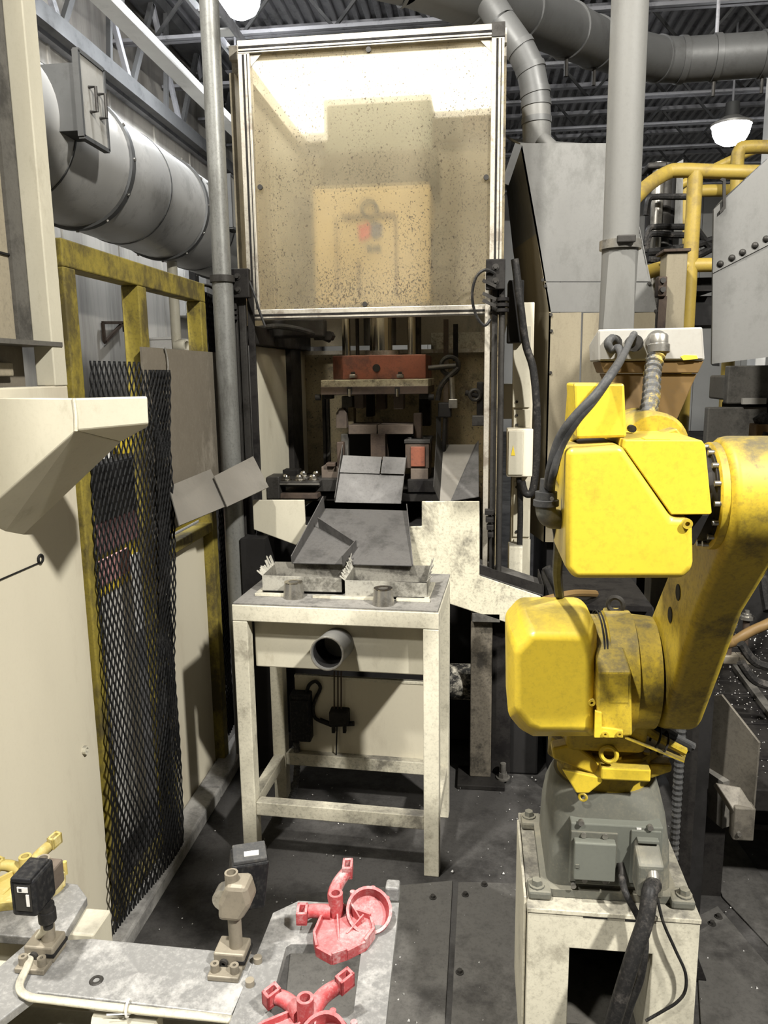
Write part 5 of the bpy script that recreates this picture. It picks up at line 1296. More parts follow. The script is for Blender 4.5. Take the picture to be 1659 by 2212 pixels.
def squ(a, s): 
    c_, d_ = math.cos(a), math.sin(a); k_ = 1 / max(abs(c_), abs(d_)); k_ = 1 + (k_ - 1) * .75
    return V(xc - .004 + c_ * s * k_, 2.35 + d_ * s * k_, aY(1340, 740, 2.35).z)
MB().loft([squ(2 * math.pi * i / n_, r_ * .93) for i in range(n_)], A_).build('square_transition', pipe_grey, vp_, smooth=True)

# ================================================================== FOREGROUND FIXTURE
FZ = 0.65
fz = lambda x, y, z=FZ: aZ(x, y, z)
fb = thing('fixture_stand', 'cream box stand carrying the fixture plates at bottom left', 'stand', (-.62, .95, 0))
B(-.86, -.30, .72, 1.10, 0.0, .56).build('stand_body', cream, fb, bevel=.006)
mb = MB().cyl(V(-.56, 1.03, .56), V(-.56, 1.03, FZ - .022), .055, n=28); mb.build('support_column', cream, fb, smooth=True)
B(-.34, -.20, .75, 1.0, .52, FZ - .022).build('support_block', cream, fb, bevel=.004)
B(-.92, -.80, .9, 1.12, .40, FZ - .022).build('support_block', cream, fb, bevel=.004)
# cross plate
cp_ = thing('cross_plate', 'long dusty aluminium plate carrying both sensor posts', 'plate', fz(300, 2100))
poly = [fz(62, 2033), fz(200, 2027), fz(560, 2062), fz(500, 2192), fz(300, 2168), fz(80, 2143), fz(-60, 2250), fz(-110, 2180)]
MB().prism([p for p in poly], (0, 0, -.016)).build('plate', alu, cp_, bevel=.002)
for (x, y) in ((208, 2118),):
    MB().lathe(fz(x, y), (0, 0, 1), [(0, .012), (.002, .010), (.002, .006), (-.002, .005), (-.002, 0)], 16).build('counterbored_screw', steel_dark, cp_)
# right plate with window
rp = thing('fixture_plate', 'dusty aluminium fixture plate with square window under red castings', 'plate', fz(700, 2080))
oz = FZ + .003
out_ = [fz(590, 1972, oz), fz(645, 1946, oz), fz(720, 1950, oz), fz(862, 1950, oz), fz(820, 2330, oz), fz(448, 2330, oz)]
hole = [fz(618, 2046, oz), fz(628, 2040, oz), fz(772, 2040, oz), fz(781, 2048, oz), fz(764, 2186, oz), fz(752, 2196, oz), fz(592, 2194, oz), fz(580, 2182, oz)]
mb = MB()
th_ = V(0, 0, -.018)
b2 = bmesh.new()
ov = [b2.verts.new(p) for p in out_]; hv = [b2.verts.new(p) for p in hole]
oe = [b2.edges.new((ov[i], ov[(i + 1) % len(ov)])) for i in range(len(ov))]
he = [b2.edges.new((hv[i], hv[(i + 1) % len(hv)])) for i in range(len(hv))]
bmesh.ops.triangle_fill(b2, edges=oe + he, use_beauty=True)
b2.verts.index_update()
tv_ = [v.co.copy() for v in b2.verts]; tf_ = [[v.index for v in f.verts] for f in b2.faces]
no, nh = len(ov), len(hv)
mb.v = tv_ + [p + th_ for p in tv_]
k = len(tv_)
mb.f = tf_ + [[i + k for i in f[::-1]] for f in tf_]
mb.f += [[i, (i + 1) % no, k + (i + 1) % no, k + i] for i in range(no)]
mb.f += [[no + i, no + (i + 1) % nh, k + no + (i + 1) % nh, k + no + i] for i in range(nh)]
b2.free()
mb.build('plate', alu, rp)
a_ = fz(832, 1948, oz); b_ = fz(862, 1950, oz)
B(a_.x, b_.x, a_.y, a_.y + .028, oz, oz + .030).build('end_stop', alu, rp, bevel=.004)
for (x, y) in ((557, 2078), (540, 2128)):
    p = fz(x, y, oz); MB().cyl(p, p + V(0, 0, .010), .0075, n=14).build('locating_pin', alu_edge, rp, smooth=True)
# far left plate with yellow casting
lp_ = thing('fixture_plate', 'dusty grey fixture plate under the yellow casting at left', 'plate', fz(80, 1960))
poly = [fz(-120, 1930), fz(80, 1898), fz(168, 1910), fz(188, 1938), fz(132, 2030), fz(-120, 2010)]
MB().prism(poly, (0, 0, -.018)).build('plate', alu, lp_, bevel=.002)
B(-1.04, -.70, 1.19, 1.26, .40, FZ - .018).build('plate_support', cream, lp_, bevel=.004)
B(-1.04, -.72, 1.05, 1.26, 0.0, .40).build('plate_stand', cream, lp_, bevel=.004)
# sensor posts
def sensor_post(p0, p1, label, head_c, hx, hy, hz, facing):
    t = thing('sensor_post', label, 'sensor', p0, 'sensor posts on the cross plate')
    p0 = Vector(p0)
    b1 = B(p0.x - .034, p0.x + .020, p0.y - .022, p0.y + .022, FZ, FZ + .030).build('clamp_base', alu_edge, t, bevel=.003)
    B(p0.x + .006, p0.x + .022, p0.y - .023, p0.y + .023, FZ + .012, FZ + .018).build('clamp_slit', mach_dark, b1)
    q = V(p0.x - .015, p0.y - .022, FZ + .014); MB().hollow(q + V(0, .002, 0), q + V(0, -.006, 0), .0075, .0035, 16).build('socket_screw', steel_dark, b1, smooth=True)
    f_ = B(p0.x - .036, p0.x + .018, p0.y - .050, p0.y - .022, FZ, FZ + .010).build('foot', alu_edge, t, bevel=.002)
    for dx in (-.026, .008):
        c = V(p0.x + dx, p0.y - .037, FZ + .010); MB().hollow(c, c + V(0, 0, .014), .0075, .003, 14).build('socket_screw', alu_edge, f_, smooth=True)
        MB().cyl(c, c + V(0, 0, .010), .004, n=8).build('socket_screw', steel_dark, f_)
    return t
sp = fz(512, 2075)
t = sensor_post(sp, None, 'bronze sensor post by the right fixture plate', None, 0, 0, 0, None)
top = aY(510, 1885, sp.y)
MB().hollow(V(sp.x, sp.y, FZ + .02), V(sp.x - .002, sp.y, top.z), .0115, .008, 20).build('tube_post', alu_edge, t, smooth=True)
cl = aY(512, 1940, sp.y)
MB().prism([V(cl.x - .030, sp.y - .02, cl.z - .032), V(cl.x + .010, sp.y - .02, cl.z - .032), V(cl.x + .030, sp.y - .02, cl.z), V(cl.x + .022, sp.y - .02, cl.z + .035), V(cl.x - .012, sp.y - .02, cl.z + .035), V(cl.x - .028, sp.y - .02, cl.z)], (0, .045, 0)).build('swivel_clamp', alu_edge, t, bevel=.008)
hc = aY(520, 1912, sp.y + .030)
hx = MB().obox(hc + V(.006, .02, 0), V(.030, .011, 0), V(-.010, .026, 0), V(.006, 0, .046)).build('sensor_head', black, t, bevel=.004)
MB().obox(hc + V(.012, .02, .0495), V(.027, .010, 0), V(-.009, .024, 0), V(0, 0, .004)).build('sensor_lid', rubber, hx, bevel=.002)
MB().obox(hc + V(.018, .012, .0545), V(.012, .004, 0), V(-.002, .006, 0), V(0, 0, .0008)).build('sensor_label', white_paint, hx)
MB().cyl(hc + V(-.022, -.005, -.01), hc + V(-.022, -.03, -.01), .020, n=18).build('clamp_disc', steel, t, smooth=True)
sp2 = fz(108, 2060)
t = sensor_post(sp2, None, 'black boxy sensor on a post at the far left', None, 0, 0, 0, None)
top = aY(88, 1853, sp2.y)
MB().hollow(V(sp2.x, sp2.y, FZ + .02), V(top.x + .004, sp2.y, top.z), .0115, .008, 20).build('tube_post', alu_edge, t, smooth=True)
a_ = aY(18, 1900, sp2.y - .075); b_ = aY(80, 1983, sp2.y - .075)
hd2 = MB().box(a_.x, b_.x, sp2.y - .075, sp2.y - .014, b_.z, a_.z).build('sensor_head', black, t, bevel=.005)
MB().box(a_.x + .004, b_.x - .004, sp2.y - .077, sp2.y - .02, a_.z - .004, a_.z + .004).build('sensor_lid', black, hd2, bevel=.002)
lx_ = b_.x - .022
lab_ = MB().box(lx_ - .012, lx_ + .016, sp2.y - .0765, sp2.y - .0745, b_.z + .012, a_.z - .008).build('sensor_plate', steel_dark, hd2)
MB().box(lx_ - .006, lx_ + .012, sp2.y - .078, sp2.y - .076, a_.z - .020, a_.z - .011).build('sensor_label', white_paint, lab_)
MB().box(lx_ - .003, lx_ + .002, sp2.y - .0785, sp2.y - .0775, a_.z - .018, a_.z - .013).build('print_mark', ink, lab_)
MB().box(lx_ + .008, lx_ + .013, sp2.y - .078, sp2.y - .076, a_.z - .045, a_.z - .024).build('sensor_label', white_paint, lab_)
cz_ = V((a_.x + b_.x) / 2 + .018, sp2.y - .042, b_.z)
MB().lathe(cz_, (0, 0, -1), [(0, .013), (.010, .0125), (.011, .0145), (.030, .0145), (.031, .009), (.044, .008)], 18).build('plug', rubber_dark, t, smooth=True)
bb = V(sp2.x + .02, sp2.y, top.z - .03)
B(sp2.x - .004, sp2.x + .030, sp2.y - .016, sp2.y + .02, top.z - .055, top.z - .012).build('swivel_clamp', die_brown, t, bevel=.004)
# cable on the cross plate
tag(MB().tube(smooth_path([cz_ + V(0, 0, -.040), fz(80, 2030, FZ + .02), fz(60, 2085, FZ + .012), fz(42, 2130, FZ + .010), fz(60, 2152, FZ + .008), fz(110, 2160, FZ - .002), fz(300, 2182, FZ - .004), fz(480, 2200, FZ - .004), fz(560, 2215, FZ - .03)], 10), .0065, 10).build('sensor_cable', cream_worn, smooth=True), 'pale sensor cable tied along the cross plate front edge', 'cable')
tag(MB().torus(fz(277, 2178, FZ - .004), (1, .1, 0), .012, .002, 16, 6).add([fz(230, 2190, FZ - .006), fz(318, 2187, FZ - .006), fz(318, 2189, FZ - .008), fz(230, 2194, FZ - .008)], [[0, 1, 2, 3]]).build('cable_tie', white_paint), 'white cable tie round the sensor cable under the plate edge', 'cable tie')

# ---- castings: bracket-like body with lugs, tower bush and cup
def casting(label, c, s, rot, m_, group=None, tilt=0):
    t = thing('casting', label, 'casting', c, group)
    R = Matrix.Rotation(rot, 3, 'Z') @ Matrix.Rotation(tilt, 3, 'X')
    c = Vector(c)
    def P(x, y, z): return c + R @ (V(x, y, z) * s)
    def pr_poly(pts, z0, z1): return MB().loft([P(x, y, z0) for x, y in pts], [P(x, y, z1) for x, y in pts])
    # floor plate of the body with raised rim
    body = [(-.048, -.070), (-.020, -.112), (.030, -.125), (.060, -.096), (.092, -.050), (.098, .000), (.070, .046), (-.020, .056), (-.060, .012)]
    bo = pr_poly(body, 0.006, .018).build('body', m_, t, bevel=.002 * s)
    for i in range(len(body)):
        (x0, y0), (x1, y1) = body[i], body[(i + 1) % len(body)]
        mb = MB(); a, b = P(x0, y0, 0.0), P(x1, y1, 0.0); u_ = (b - a).normalized(); n_ = R @ V(0, 0, 1)
        w_ = u_.cross(n_) * .0035 * s
        h_ = n_ * (.034 if i % 2 == 0 else .028) * s
        mb.loft([a - w_, b - w_, b + w_, a + w_], [a - w_ + h_, b - w_ + h_, b + w_ + h_, a + w_ + h_]).build('rim', m_, t, bevel=.001 * s)
    # cup at the far right
    MB().lathe(P(.050, .070, 0.0), R @ V(.35, -.55, 1), [(0, .056 * s), (.020 * s, .062 * s), (.056 * s, .064 * s), (.056 * s, .056 * s), (.022 * s, .050 * s), (.012 * s, 0)], 30).build('cup', m_, t, smooth=True)
    for a in (30, 95, 160):
        q = P(.050 + .056 * math.cos(math.radians(a)), .070 + .056 * math.sin(math.radians(a)), .01); MB().cyl(q, q + R @ V(0, 0, .045) * s, .008 * s, n=10).build('boss', m_, t, smooth=True)
    # tower bush with bore
    MB().hollow(P(-.028, .030, 0), P(-.028, .030, .085), .020 * s, .0125 * s, 24).build('bush', m_, t, smooth=True)
    MB().cyl(P(-.028, .030, 0), P(-.028, .030, .045), .013 * s, n=16).build('bush_core', mach_mid, t)
    # two forked lugs on arms
    for (pts, end) in (([(-.028, .040, .03), (-.052, .070, .045), (-.050, .098, .065), (-.036, .122, .085)], (-.034, .128, .094)), ([(-.040, .020, .03), (-.068, .010, .032), (-.088, -.008, .040), (-.098, -.028, .046)], (-.100, -.036, .048))):
        pth = smooth_path([P(*p) for p in pts], 5)
        MB().tube(pth, [(.021 - .004 * i / len(pth)) * s for i in range(len(pth))], 10).build('arm', m_, t, smooth=True)
        e = P(*end); ux = R @ V(.014, .005, 0) * s; uy = R @ V(-.006, .018, .004) * s; uz = R @ V(0, 0, .006) * s
        mb = MB()
        for sg in (-1, 1):
            mb.obox(e + ux * sg * .75, ux * .25, uy, uz * 3); mb.obox(e + uy * sg * .8, ux, uy * .2, uz * 3)
        mb.obox(e - uz * 2.2, ux, uy, uz * .6)
        mb.build('forked_lug', m_, t, bevel=.0015 * s)
    # ribs
    for (x0, y0, x1, y1, h) in ((-.02, .02, .02, -.06, .026), (.01, .045, .055, .02, .045), (.055, .03, .03, -.03, .030)):
        a, b = P(x0, y0, .01), P(x1, y1, .01); n_ = R @ V(0, 0, 1); w_ = (b - a).normalized().cross(n_) * .0022 * s
        MB().loft([a - w_, b - w_, b + w_, a + w_], [a - w_ + n_ * h * s, b - w_ + n_ * h * .35 * s, b + w_ + n_ * h * .35 * s, a + w_ + n_ * h * s]).build('rib', m_, t)
    return t
c1_ = fz(737, 2008, oz)
casting('red coated casting with cup lying by the plate window', c1_, .66, math.radians(-14), cast_red, 'red castings on the fixture plate')
c2_ = fz(640, 2252, oz)
casting('red coated casting cut off by the bottom edge of picture', c2_, .66, math.radians(-64), cast_red, 'red castings on the fixture plate')
casting('pale yellow casting half hidden behind the black sensor', fz(45, 1918, FZ), .62, math.radians(-40), cast_yellow)

# ================================================================== RIGHT SIDE AND BACKGROUND
# ---- fume hood beside the press
HY = 3.42
hood = thing('fume_hood', 'large sheet-metal hood, grey above tan, between press and robot', 'hood', (aY(1300, 900, HY).x, HY + .5, 0))
fr = polyY([(1124, 315), (1345, 315), (1420, 674), (1186, 674), (1158, 505)], HY)
dep = V(0, .9, 0)
fro = [p for p in fr]
upper1 = polyY([(1124, 315), (1345, 315), (1404, 608), (1176, 608), (1158, 505)], HY)
upper2 = polyY([(1176, 610), (1404, 610), (1419, 674), (1186, 674)], HY)
for A_ in (upper1, upper2):
    MB().prism(A_, (0, .012, 0)).build('front_sheet', grey_sheet, hood)
low = polyY([(1186, 676), (1258, 676), (1256, 905), (1180, 905)], HY)
for (xa, xb) in ((1186, 1258), (1260, 1340), (1342, 1418)):
    a_ = aY(xa, 676, HY); b_ = aY(xb, 676, HY)
    B(a_.x, b_.x - .004, HY, HY + .012, 0.9, a_.z).build('lower_sheet', hood_tan, hood)
side_pts = [fr[0], fr[4], fr[3], V(fr[3].x, HY, 0.9)]
bk_ = [aY(1093, 398, HY + .4), aY(1108, 540, HY + .4), aY(1128, 676, HY + .4), V(aY(1128, 676, HY + .4).x, HY + .4, .9)]
for i in range(3):
    mb = MB(); A_ = [side_pts[i], side_pts[i + 1], bk_[i + 1], bk_[i]]
    mb.loft(A_, [p + V(.008, 0, 0) for p in A_]).build('side_sheet', hood_tan if i else grey_sheet, hood)
MB().prism([fr[0], fr[1], fr[1] + dep, bk_[0] + V(0, 0, .2)], (0, 0, .01)).build('top_sheet', grey_sheet, hood)
MB().prism([fr[1], fr[2], fr[2] + dep, fr[1] + dep], (-.008, 0, 0)).build('side_sheet', grey_sheet, hood)
a_ = aY(1120, 312, HY - .01); b_ = aY(1091, 398, HY - .01)
MB().bar(a_, b_, .03, .012, (0, 1, 0)).build('top_flange', galv_dark, hood)
for (x, y) in ((1178, 618), (1190, 680), (1191, 715), (1189, 805), (1402, 612), (1416, 672), (1172, 605)):
    q = aY(x, y, HY); MB().cyl(q, q + V(0, -.008, 0), .007, n=8).build('rivet', steel_dark, hood)
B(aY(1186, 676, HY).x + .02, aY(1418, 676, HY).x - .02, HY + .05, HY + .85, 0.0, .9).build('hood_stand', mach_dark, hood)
# ---- ducts above
du1 = thing('branch_duct', 'grey segmented elbow duct rising from the fume hood', 'duct', aY(1160, 312, 3.6))
RD = (aY(1190, 260, 3.6).x - aY(1128, 260, 3.6).x) / 2
ctr_ = [aY(1160, 330, 3.6), aY(1159, 262, 3.6), aY(1158, 225, 3.6), aY(1156, 200, 3.6), aY(1146, 150, 3.6), aY(1124, 105, 3.6), aY(1085, 50, 3.62), aY(1060, 10, 3.65)]
for i in range(len(ctr_) - 1):
    MB().cyl(ctr_[i], ctr_[i + 1], RD * (1.0 if i < 6 else 1.02), n=32, cap=False).build('duct_segment', galv_dark if i > 1 else grey_sheet, du1, smooth=True)
for i in (1, 2, 3, 4, 5):
    d_ = (ctr_[i + 1] - ctr_[i - 1]).normalized() * .012
    MB().hollow(ctr_[i] - d_, ctr_[i] + d_, RD * 1.06, RD * .97, 32).build('joint_band', galv_dark, du1, smooth=True)
MB().cyl(aY(1168, 300, 3.52), aY(1205, 335, 3.5), RD * .55, n=20).build('side_spout', grey_sheet, du1, smooth=True)
du2 = thing('main_duct', 'big grey duct sweeping across the roof from press to right', 'duct', aY(1250, 80, 4.6))
RM = .135
z0_ = aY(880, -70, 3.5).z
ctr_ = [V(-2.2, 3.1, z0_ + .30), V(-1.3, 3.25, z0_ + .16), aY(880, -70, 3.5), aY(1010, -20, 3.8), aY(1120, 20, 4.2), aY(1225, 65, 4.7), aY(1285, 92, 5.1), aY(1345, 112, 5.45), aY(1420, 128, 5.7), aY(1470, 130, 5.75), aY(1545, 125, 5.75), aY(1650, 118, 5.75), aY(1850, 106, 5.75), aY(2700, 55, 5.75)]
for i in range(len(ctr_) - 1):
    MB().cyl(ctr_[i], ctr_[i + 1], RM, n=36, cap=False).build('duct_segment', galv_dark, du2, smooth=True)
for i in range(1, len(ctr_) - 1):
    d_ = (ctr_[i + 1] - ctr_[i - 1]).normalized() * (.02 if i in (5, 6, 9, 10, 11) else .006)
    b_ = MB().hollow(ctr_[i] - d_, ctr_[i] + d_, RM * 1.07, RM * .97, 36).build('joint_band', galv_dark, du2, smooth=True)
    if i in (5, 6, 10, 11):
        MB().cyl(ctr_[i] + V(0, 0, -RM), ctr_[i] + V(0, 0, -RM - .10), .012, n=8).build('clamp_bolt', steel_dark, b_)
for i in (1, 5, 10):
    MB().cyl(ctr_[i] + V(0, 0, RM), V(ctr_[i].x, ctr_[i].y, 6.3), .012, n=6).build('hanger', joist_mat, du2)

# ---- yellow handrails on a platform
hr = thing('handrail', 'yellow tubular handrail on the platform behind the robot', 'handrail', aY(1490, 720, 4.6))
def rtube(pts, y, r=.038, nm='rail'):
    MB().tube(smooth_path([aY(p[0], p[1], (p[2] if len(p) > 2 else y)) for p in pts], 6), r, 14).build(nm, rail_yellow, hr, smooth=True)
rtube([(1370, 430, 4.4), (1400, 400, 4.5), (1440, 374, 4.6), (1475, 368, 4.6), (1610, 372, 4.6), (2300, 385, 4.6)], 4.6)
rtube([(1370, 600, 4.4), (1400, 588, 4.5), (1440, 577, 4.6), (1475, 574, 4.6), (1620, 572, 4.6), (2300, 575, 4.6)], 4.6)
q0, q1 = aY(1497, 372, 4.6), aY(1488, 720, 4.6)
MB().cyl(V((q0.x + q1.x) / 2, 4.6, .8), V((q0.x + q1.x) / 2, 4.6, q0.z), .040, n=18).build('stanchion', rail_yellow, hr, smooth=True)
hr2 = thing('handrail', 'second yellow handrail further back with bent upper corner', 'handrail', aY(1590, 500, 5.6))
def rtube2(pts, y, r=.042):
    MB().tube(smooth_path([aY(p[0], p[1], y) for p in pts], 6), r, 14).build('rail', rail_yellow, hr2, smooth=True)
rtube2([(1590, 520), (1592, 400), (1593, 345), (1598, 325), (1615, 318), (1720, 318), (2300, 322)], 5.6)
rtube2([(1410, 430), (1500, 385), (1570, 350), (1640, 320)], 5.9, .03)
rtube2([(1479, 560), (1480, 440), (1486, 420), (1500, 414), (1620, 412), (2200, 420)], 5.8, .04)
MB().cyl(V(aY(1590, 520, 5.6).x, 5.6, .8), V(aY(1590, 520, 5.6).x, 5.6, aY(1590, 510, 5.6).z), .042, n=14).build('stanchion', rail_yellow, hr2, smooth=True)
pf = thing('platform', 'dark raised platform beneath the yellow handrails', 'platform', (1.9, 5.2, 0))
B(.75, 4.2, 4.5, 6.6, .70, .80).build('deck', mach_dark, pf)
for x in (.9, 2.4, 4.0): B(x, x + .12, 4.6, 4.72, 0, .70).build('post', mach_dark, pf)
B(.75, 4.2, 6.5, 6.6, 0, .70).build('back_board', mach_dark, pf)

# ---- hydraulic unit behind the vent pipe
hu = thing('hydraulic_unit', 'upright black hydraulic cylinders with hoses behind the vent pipe', 'hydraulic unit', aY(1430, 560, 5.0))
MB().cyl(V(aY(1418, 460, 5.0).x, 5.0, .8), V(aY(1418, 460, 5.0).x, 5.0, aY(1418, 352, 5.0).z), .035, n=14).build('rod', steel, hu, smooth=True)
for (x, r, yt) in ((1432, .05, 355), (1405, .03, 358), (1446, .03, 360)):
    MB().cyl(V(aY(x, 460, 5.05).x, 5.05, .8), V(aY(x, 460, 5.05).x, 5.05, aY(x, yt, 5.05).z), r, n=18).build('cylinder', [mach_dark, rubber_dark, steel_dark][int(r * 100) % 3], hu, smooth=True)
pbox(1400, 350, 1442, 362, 4.95, 5.15).build('top_cap', steel_dark, hu, bevel=.01)
MB().prism(polyY([(1443, 362), (1476, 344), (1474, 545), (1446, 545)], 5.15), (0, .05, 0)).build('back_channel', grey_sheet, hu)
for k, (y_, d_) in enumerate(((490, 0), (505, 3), (425, 0))):
    MB().tube(smooth_path([aY(1395, y_ + 40, 4.9), aY(1402, y_ + 5, 4.9), aY(1420, y_, 4.9), aY(1455, y_ + d_, 4.9), aY(1500, y_ + d_, 4.9)]), .018, 8).build('hose', rubber_dark, hu, smooth=True)
for (pts) in (((1400, 545), (1450, 540), (1500, 530), (1540, 518)), ((1400, 560), (1460, 562), (1500, 555), (1540, 535)), ((1500, 490), (1515, 510), (1530, 530), (1545, 540)), ((1400, 590), (1450, 555), (1490, 545))):
    MB().tube(smooth_path([aY(p[0], p[1], 4.85) for p in pts]), .022, 8).build('hose', rubber_dark, hu, smooth=True)
tc = thing('tan_column', 'tan box column in front of the hydraulic unit', 'column', aY(1460, 700, 4.3))
a_ = aY(1441, 545, 4.3); b_ = aY(1478, 700, 4.3)
B(a_.x, b_.x, 4.3, 4.45, 0, a_.z).build('column_body', hood_tan, tc, bevel=.006)
B(a_.x - .02, b_.x + .01, 4.28, 4.47, a_.z, a_.z + .015).build('cap', rust_brown, tc, bevel=.003)
pc = thing('link_chain', 'brown steel lever linkage left of the tan column', 'linkage', aY(1430, 705, 4.25))
pbox(1423, 597, 1440, 640, 4.2, 4.28).build('lever', rust_brown, pc, bevel=.006)
MB().bar(aY(1431, 640, 4.24), aY(1424, 760, 4.24), .04, .03, (0, 1, 0)).build('lever_arm', rust_brown, pc)
for y_ in (606, 626): 
    q = aY(1431, y_, 4.2); MB().cyl(q, q + V(0, -.02, 0), .014, n=10).build('pin', steel_dark, pc)
dk = thing('dark_press', 'dark machine mass behind the robot head at right', 'machine', (1.5, 4.0, 0))
B(1.25, 2.6, 3.8, 4.2, 0, 1.50).build('machine_body', mach_dark, dk, bevel=.02)
B(1.2, 2.6, 3.75, 4.25, 1.50, 1.62).build('top_beam', mach_mid, dk, bevel=.01)
for (x0_, y0_, x1_, y1_) in ((1575, 790, 1659, 872), (1530, 880, 1650, 990)):
    pbox(x0_, y0_, x1_, y1_, 3.74, 3.8).build('panel', mach_mid, dk, bevel=.006)
pbox(1605, 860, 1655, 873, 3.72, 3.74).build('light_strip', box_pale, dk)
MB().cyl(aY(1659, 900, 3.6), aY(1635, 915, 3.6), .03, n=14).build('pipe_end', rubber_dark, dk, smooth=True)
pbox(1635, 917, 1659, 952, 3.55, 3.65).build('bracket', box_brown, dk, bevel=.005)
MB().tube(smooth_path([aY(1659, 935, 3.5), aY(1640, 1000, 3.5), aY(1656, 1150, 3.4), aY(1648, 1240, 3.3), aY(1659, 1320, 3.2)]), .02, 8).build('hose', rubber_dark, dk, smooth=True)
pbox(1500, 600, 1545, 628, 4.7, 5.2).build('cross_beam', steel_grime, dk)
pbox(1490, 640, 1640, 700, 4.8, 5.2).build('cross_beam', mach_dark, dk)
# ---- grey-cream hood panel hanging at the right edge
rp_ = thing('curtain_hood', 'grey riveted hood with hanging curtain at the right edge', 'hood', aY(1600, 780, 2.7))
u_ = polyY([(1542, 452), (1720, 285), (2150, 285), (2150, 300), (2150, 498), (1720, 498), (1540, 590)], 2.7)
u_ = [u_[0], u_[1], u_[2], u_[4], u_[5], u_[6]]
l_ = polyY([(1540, 590), (1720, 498), (2150, 498), (2150, 755), (1720, 764), (1538, 786)], 2.705)
MB().prism(u_, (0, .012, 0)).build('upper_sheet', grey_sheet, rp_)
MB().prism(l_, (0, .008, 0)).build('curtain', grey_sheet, rp_)
back = [V(u_[0].x * 1.27, 3.35, u_[0].z + .15), V(u_[1].x * 1.24, 3.35, u_[1].z), V(u_[2].x, 3.35, u_[2].z), V(u_[2].x, 3.35, l_[3].z), V(l_[5].x * 1.27, 3.35, l_[5].z)]
front = [u_[0], u_[1], u_[2], l_[3], l_[5]]
front = [p + V(0, .014, 0) for p in front]
for i in (0, 1, 2, 4):
    A_ = [front[i], front[(i + 1) % 5], back[(i + 1) % 5], back[i]]
    MB().loft(A_, [p + V(.006, 0, -.006) for p in A_]).build('side_sheet', galv_dark, rp_)
for (x, y) in ((1556, 570), (1581, 557), (1604, 545), (1631, 530), (1655, 516)):
    q = aY(x, y, 2.70); MB().lathe(q, (0, -1, 0), [(0, .011), (.004, .010), (.008, .005), (.009, 0)], 12).build('rivet', steel_dark, rp_, smooth=True)
MB().prism(polyY([(1555, 388), (1560, 384), (1568, 386), (1568, 450), (1555, 462), (1555, 455), (1562, 446), (1562, 392)], 2.69), (0, .008, 0)).build('hook_plate', steel_dark, rp_)
B(1.80, 1.86, 2.70, 2.76, 0, l_[4].z + .2).build('support_post', mach_dark, rp_)
B(1.4, 1.86, 2.72, 2.75, l_[4].z + .1, l_[4].z + .2).build('support_arm', mach_dark, rp_)
tag(B(aY(1645, 600, 6.3).x, aY(1668, 600, 6.3).x, 6.3, 6.5, 0, 6.3).build('steel_stanchion', beam_light, bevel=.01), 'pale building column at the upper right edge', 'column')

# ---- conveyor of clamps low at the right
CZ = .42
cv = thing('pallet_conveyor', 'low conveyor bed strewn with metal chips right of robot', 'conveyor', (1.2, 2.9, 0))
x0_ = .66
for i in range(11):
    B(x0_, 1.75, 2.28 + i * .13, 2.28 + i * .13 + .122, CZ - .03, CZ + .002 * (i % 2)).build('bed_slat', steel_grime, cv, bevel=.003)
B(x0_ - .03, x0_, 2.2, 3.8, CZ - .1, CZ + .02).build('side_frame', steel_grime, cv, bevel=.004)
B(x0_, 1.75, 2.2, 2.27, CZ - .06, CZ + .01).build('end_frame', steel_grime, cv, bevel=.004)
for (x, y) in ((.70, 2.3), (.70, 3.6), (1.6, 2.3)): B(x, x + .08, y, y + .08, 0, .38).build('leg', steel_grime, cv)
MB().bar(aZ(1590, 1440, CZ + .01), aZ(1680, 1560, CZ + .01), .03, .02).build('edge_bar', mach_mid, cv)
mb = MB(); rr = random.Random(11)
for i in range(1500):
    x, y = rr.uniform(.68, 1.7), rr.uniform(2.25, 3.7); s_ = rr.uniform(.0012, .004)
    mb.add([(x - s_, y, CZ + .003), (x + s_ * .5, y - s_, CZ + .003), (x + s_ * .5, y + s_, CZ + .003), (x, y, CZ + .003 + s_)], [[0, 1, 3], [1, 2, 3], [2, 0, 3]])
tag(mb.build('conveyor_chips', mat('chips', (.5, .49, .47), .35, metal=.7, amt=.3, scale=40)), 'shiny metal chips strewn over the conveyor bed', 'chips', kind='stuff')
def clamp_pair(px, py, n, h, label, r=.017):
    c = aZ(px, py, CZ) if py > 1400 else V(.80, 3.32, CZ)
    t = thing('clamp_post', label, 'clamp', c, 'steel clamp posts on the conveyor')
    for k in range(2):
        B(c.x - .06 + .064 * k, c.x + .002 + .064 * k, c.y - .03, c.y + .03, CZ, CZ + .035).build('clamp_block', alu_edge, t, bevel=.003)
    for k in range(n):
        x = c.x - .035 + .065 * k; hh = h * (1 - .22 * ((k + 1) % 2))
        s = MB().cyl(V(x, c.y, CZ + .035), V(x, c.y, CZ + .035 + hh), r * .8, n=14).build('stud', rust_brown, t, smooth=True)
        MB().lathe(V(x, c.y, CZ + .03 + hh), (0, 0, 1), [(0, r * .9), (.002, r * 1.7), (.016, r * 1.75), (.018, r * 1.1), (.026, r * 1.1), (.027, r * .6), (.04, r * .55)], 18).build('head', steel, s, smooth=True)
    return t
clamp_pair(1590, 1430, 2, .16, 'pair of steel clamp posts on blocks behind the robot arm')
clamp_pair(1372, 1320, 2, .10, 'steel clamp posts seen between robot housing and shoulder', .015)
pp = thing('guard_plate', 'large bent grey guard plate standing right of the robot base', 'plate', aY(1570, 1790, 2.1))
A_ = [aY(1483, 1510, 2.28), aY(1560, 1500, 2.2), aY(1640, 1605, 2.1), aY(1632, 1745, 2.1), aY(1565, 1700, 2.14), aY(1485, 1640, 2.26)]
nn = (A_[2] - A_[0]).cross(A_[5] - A_[0]).normalized()
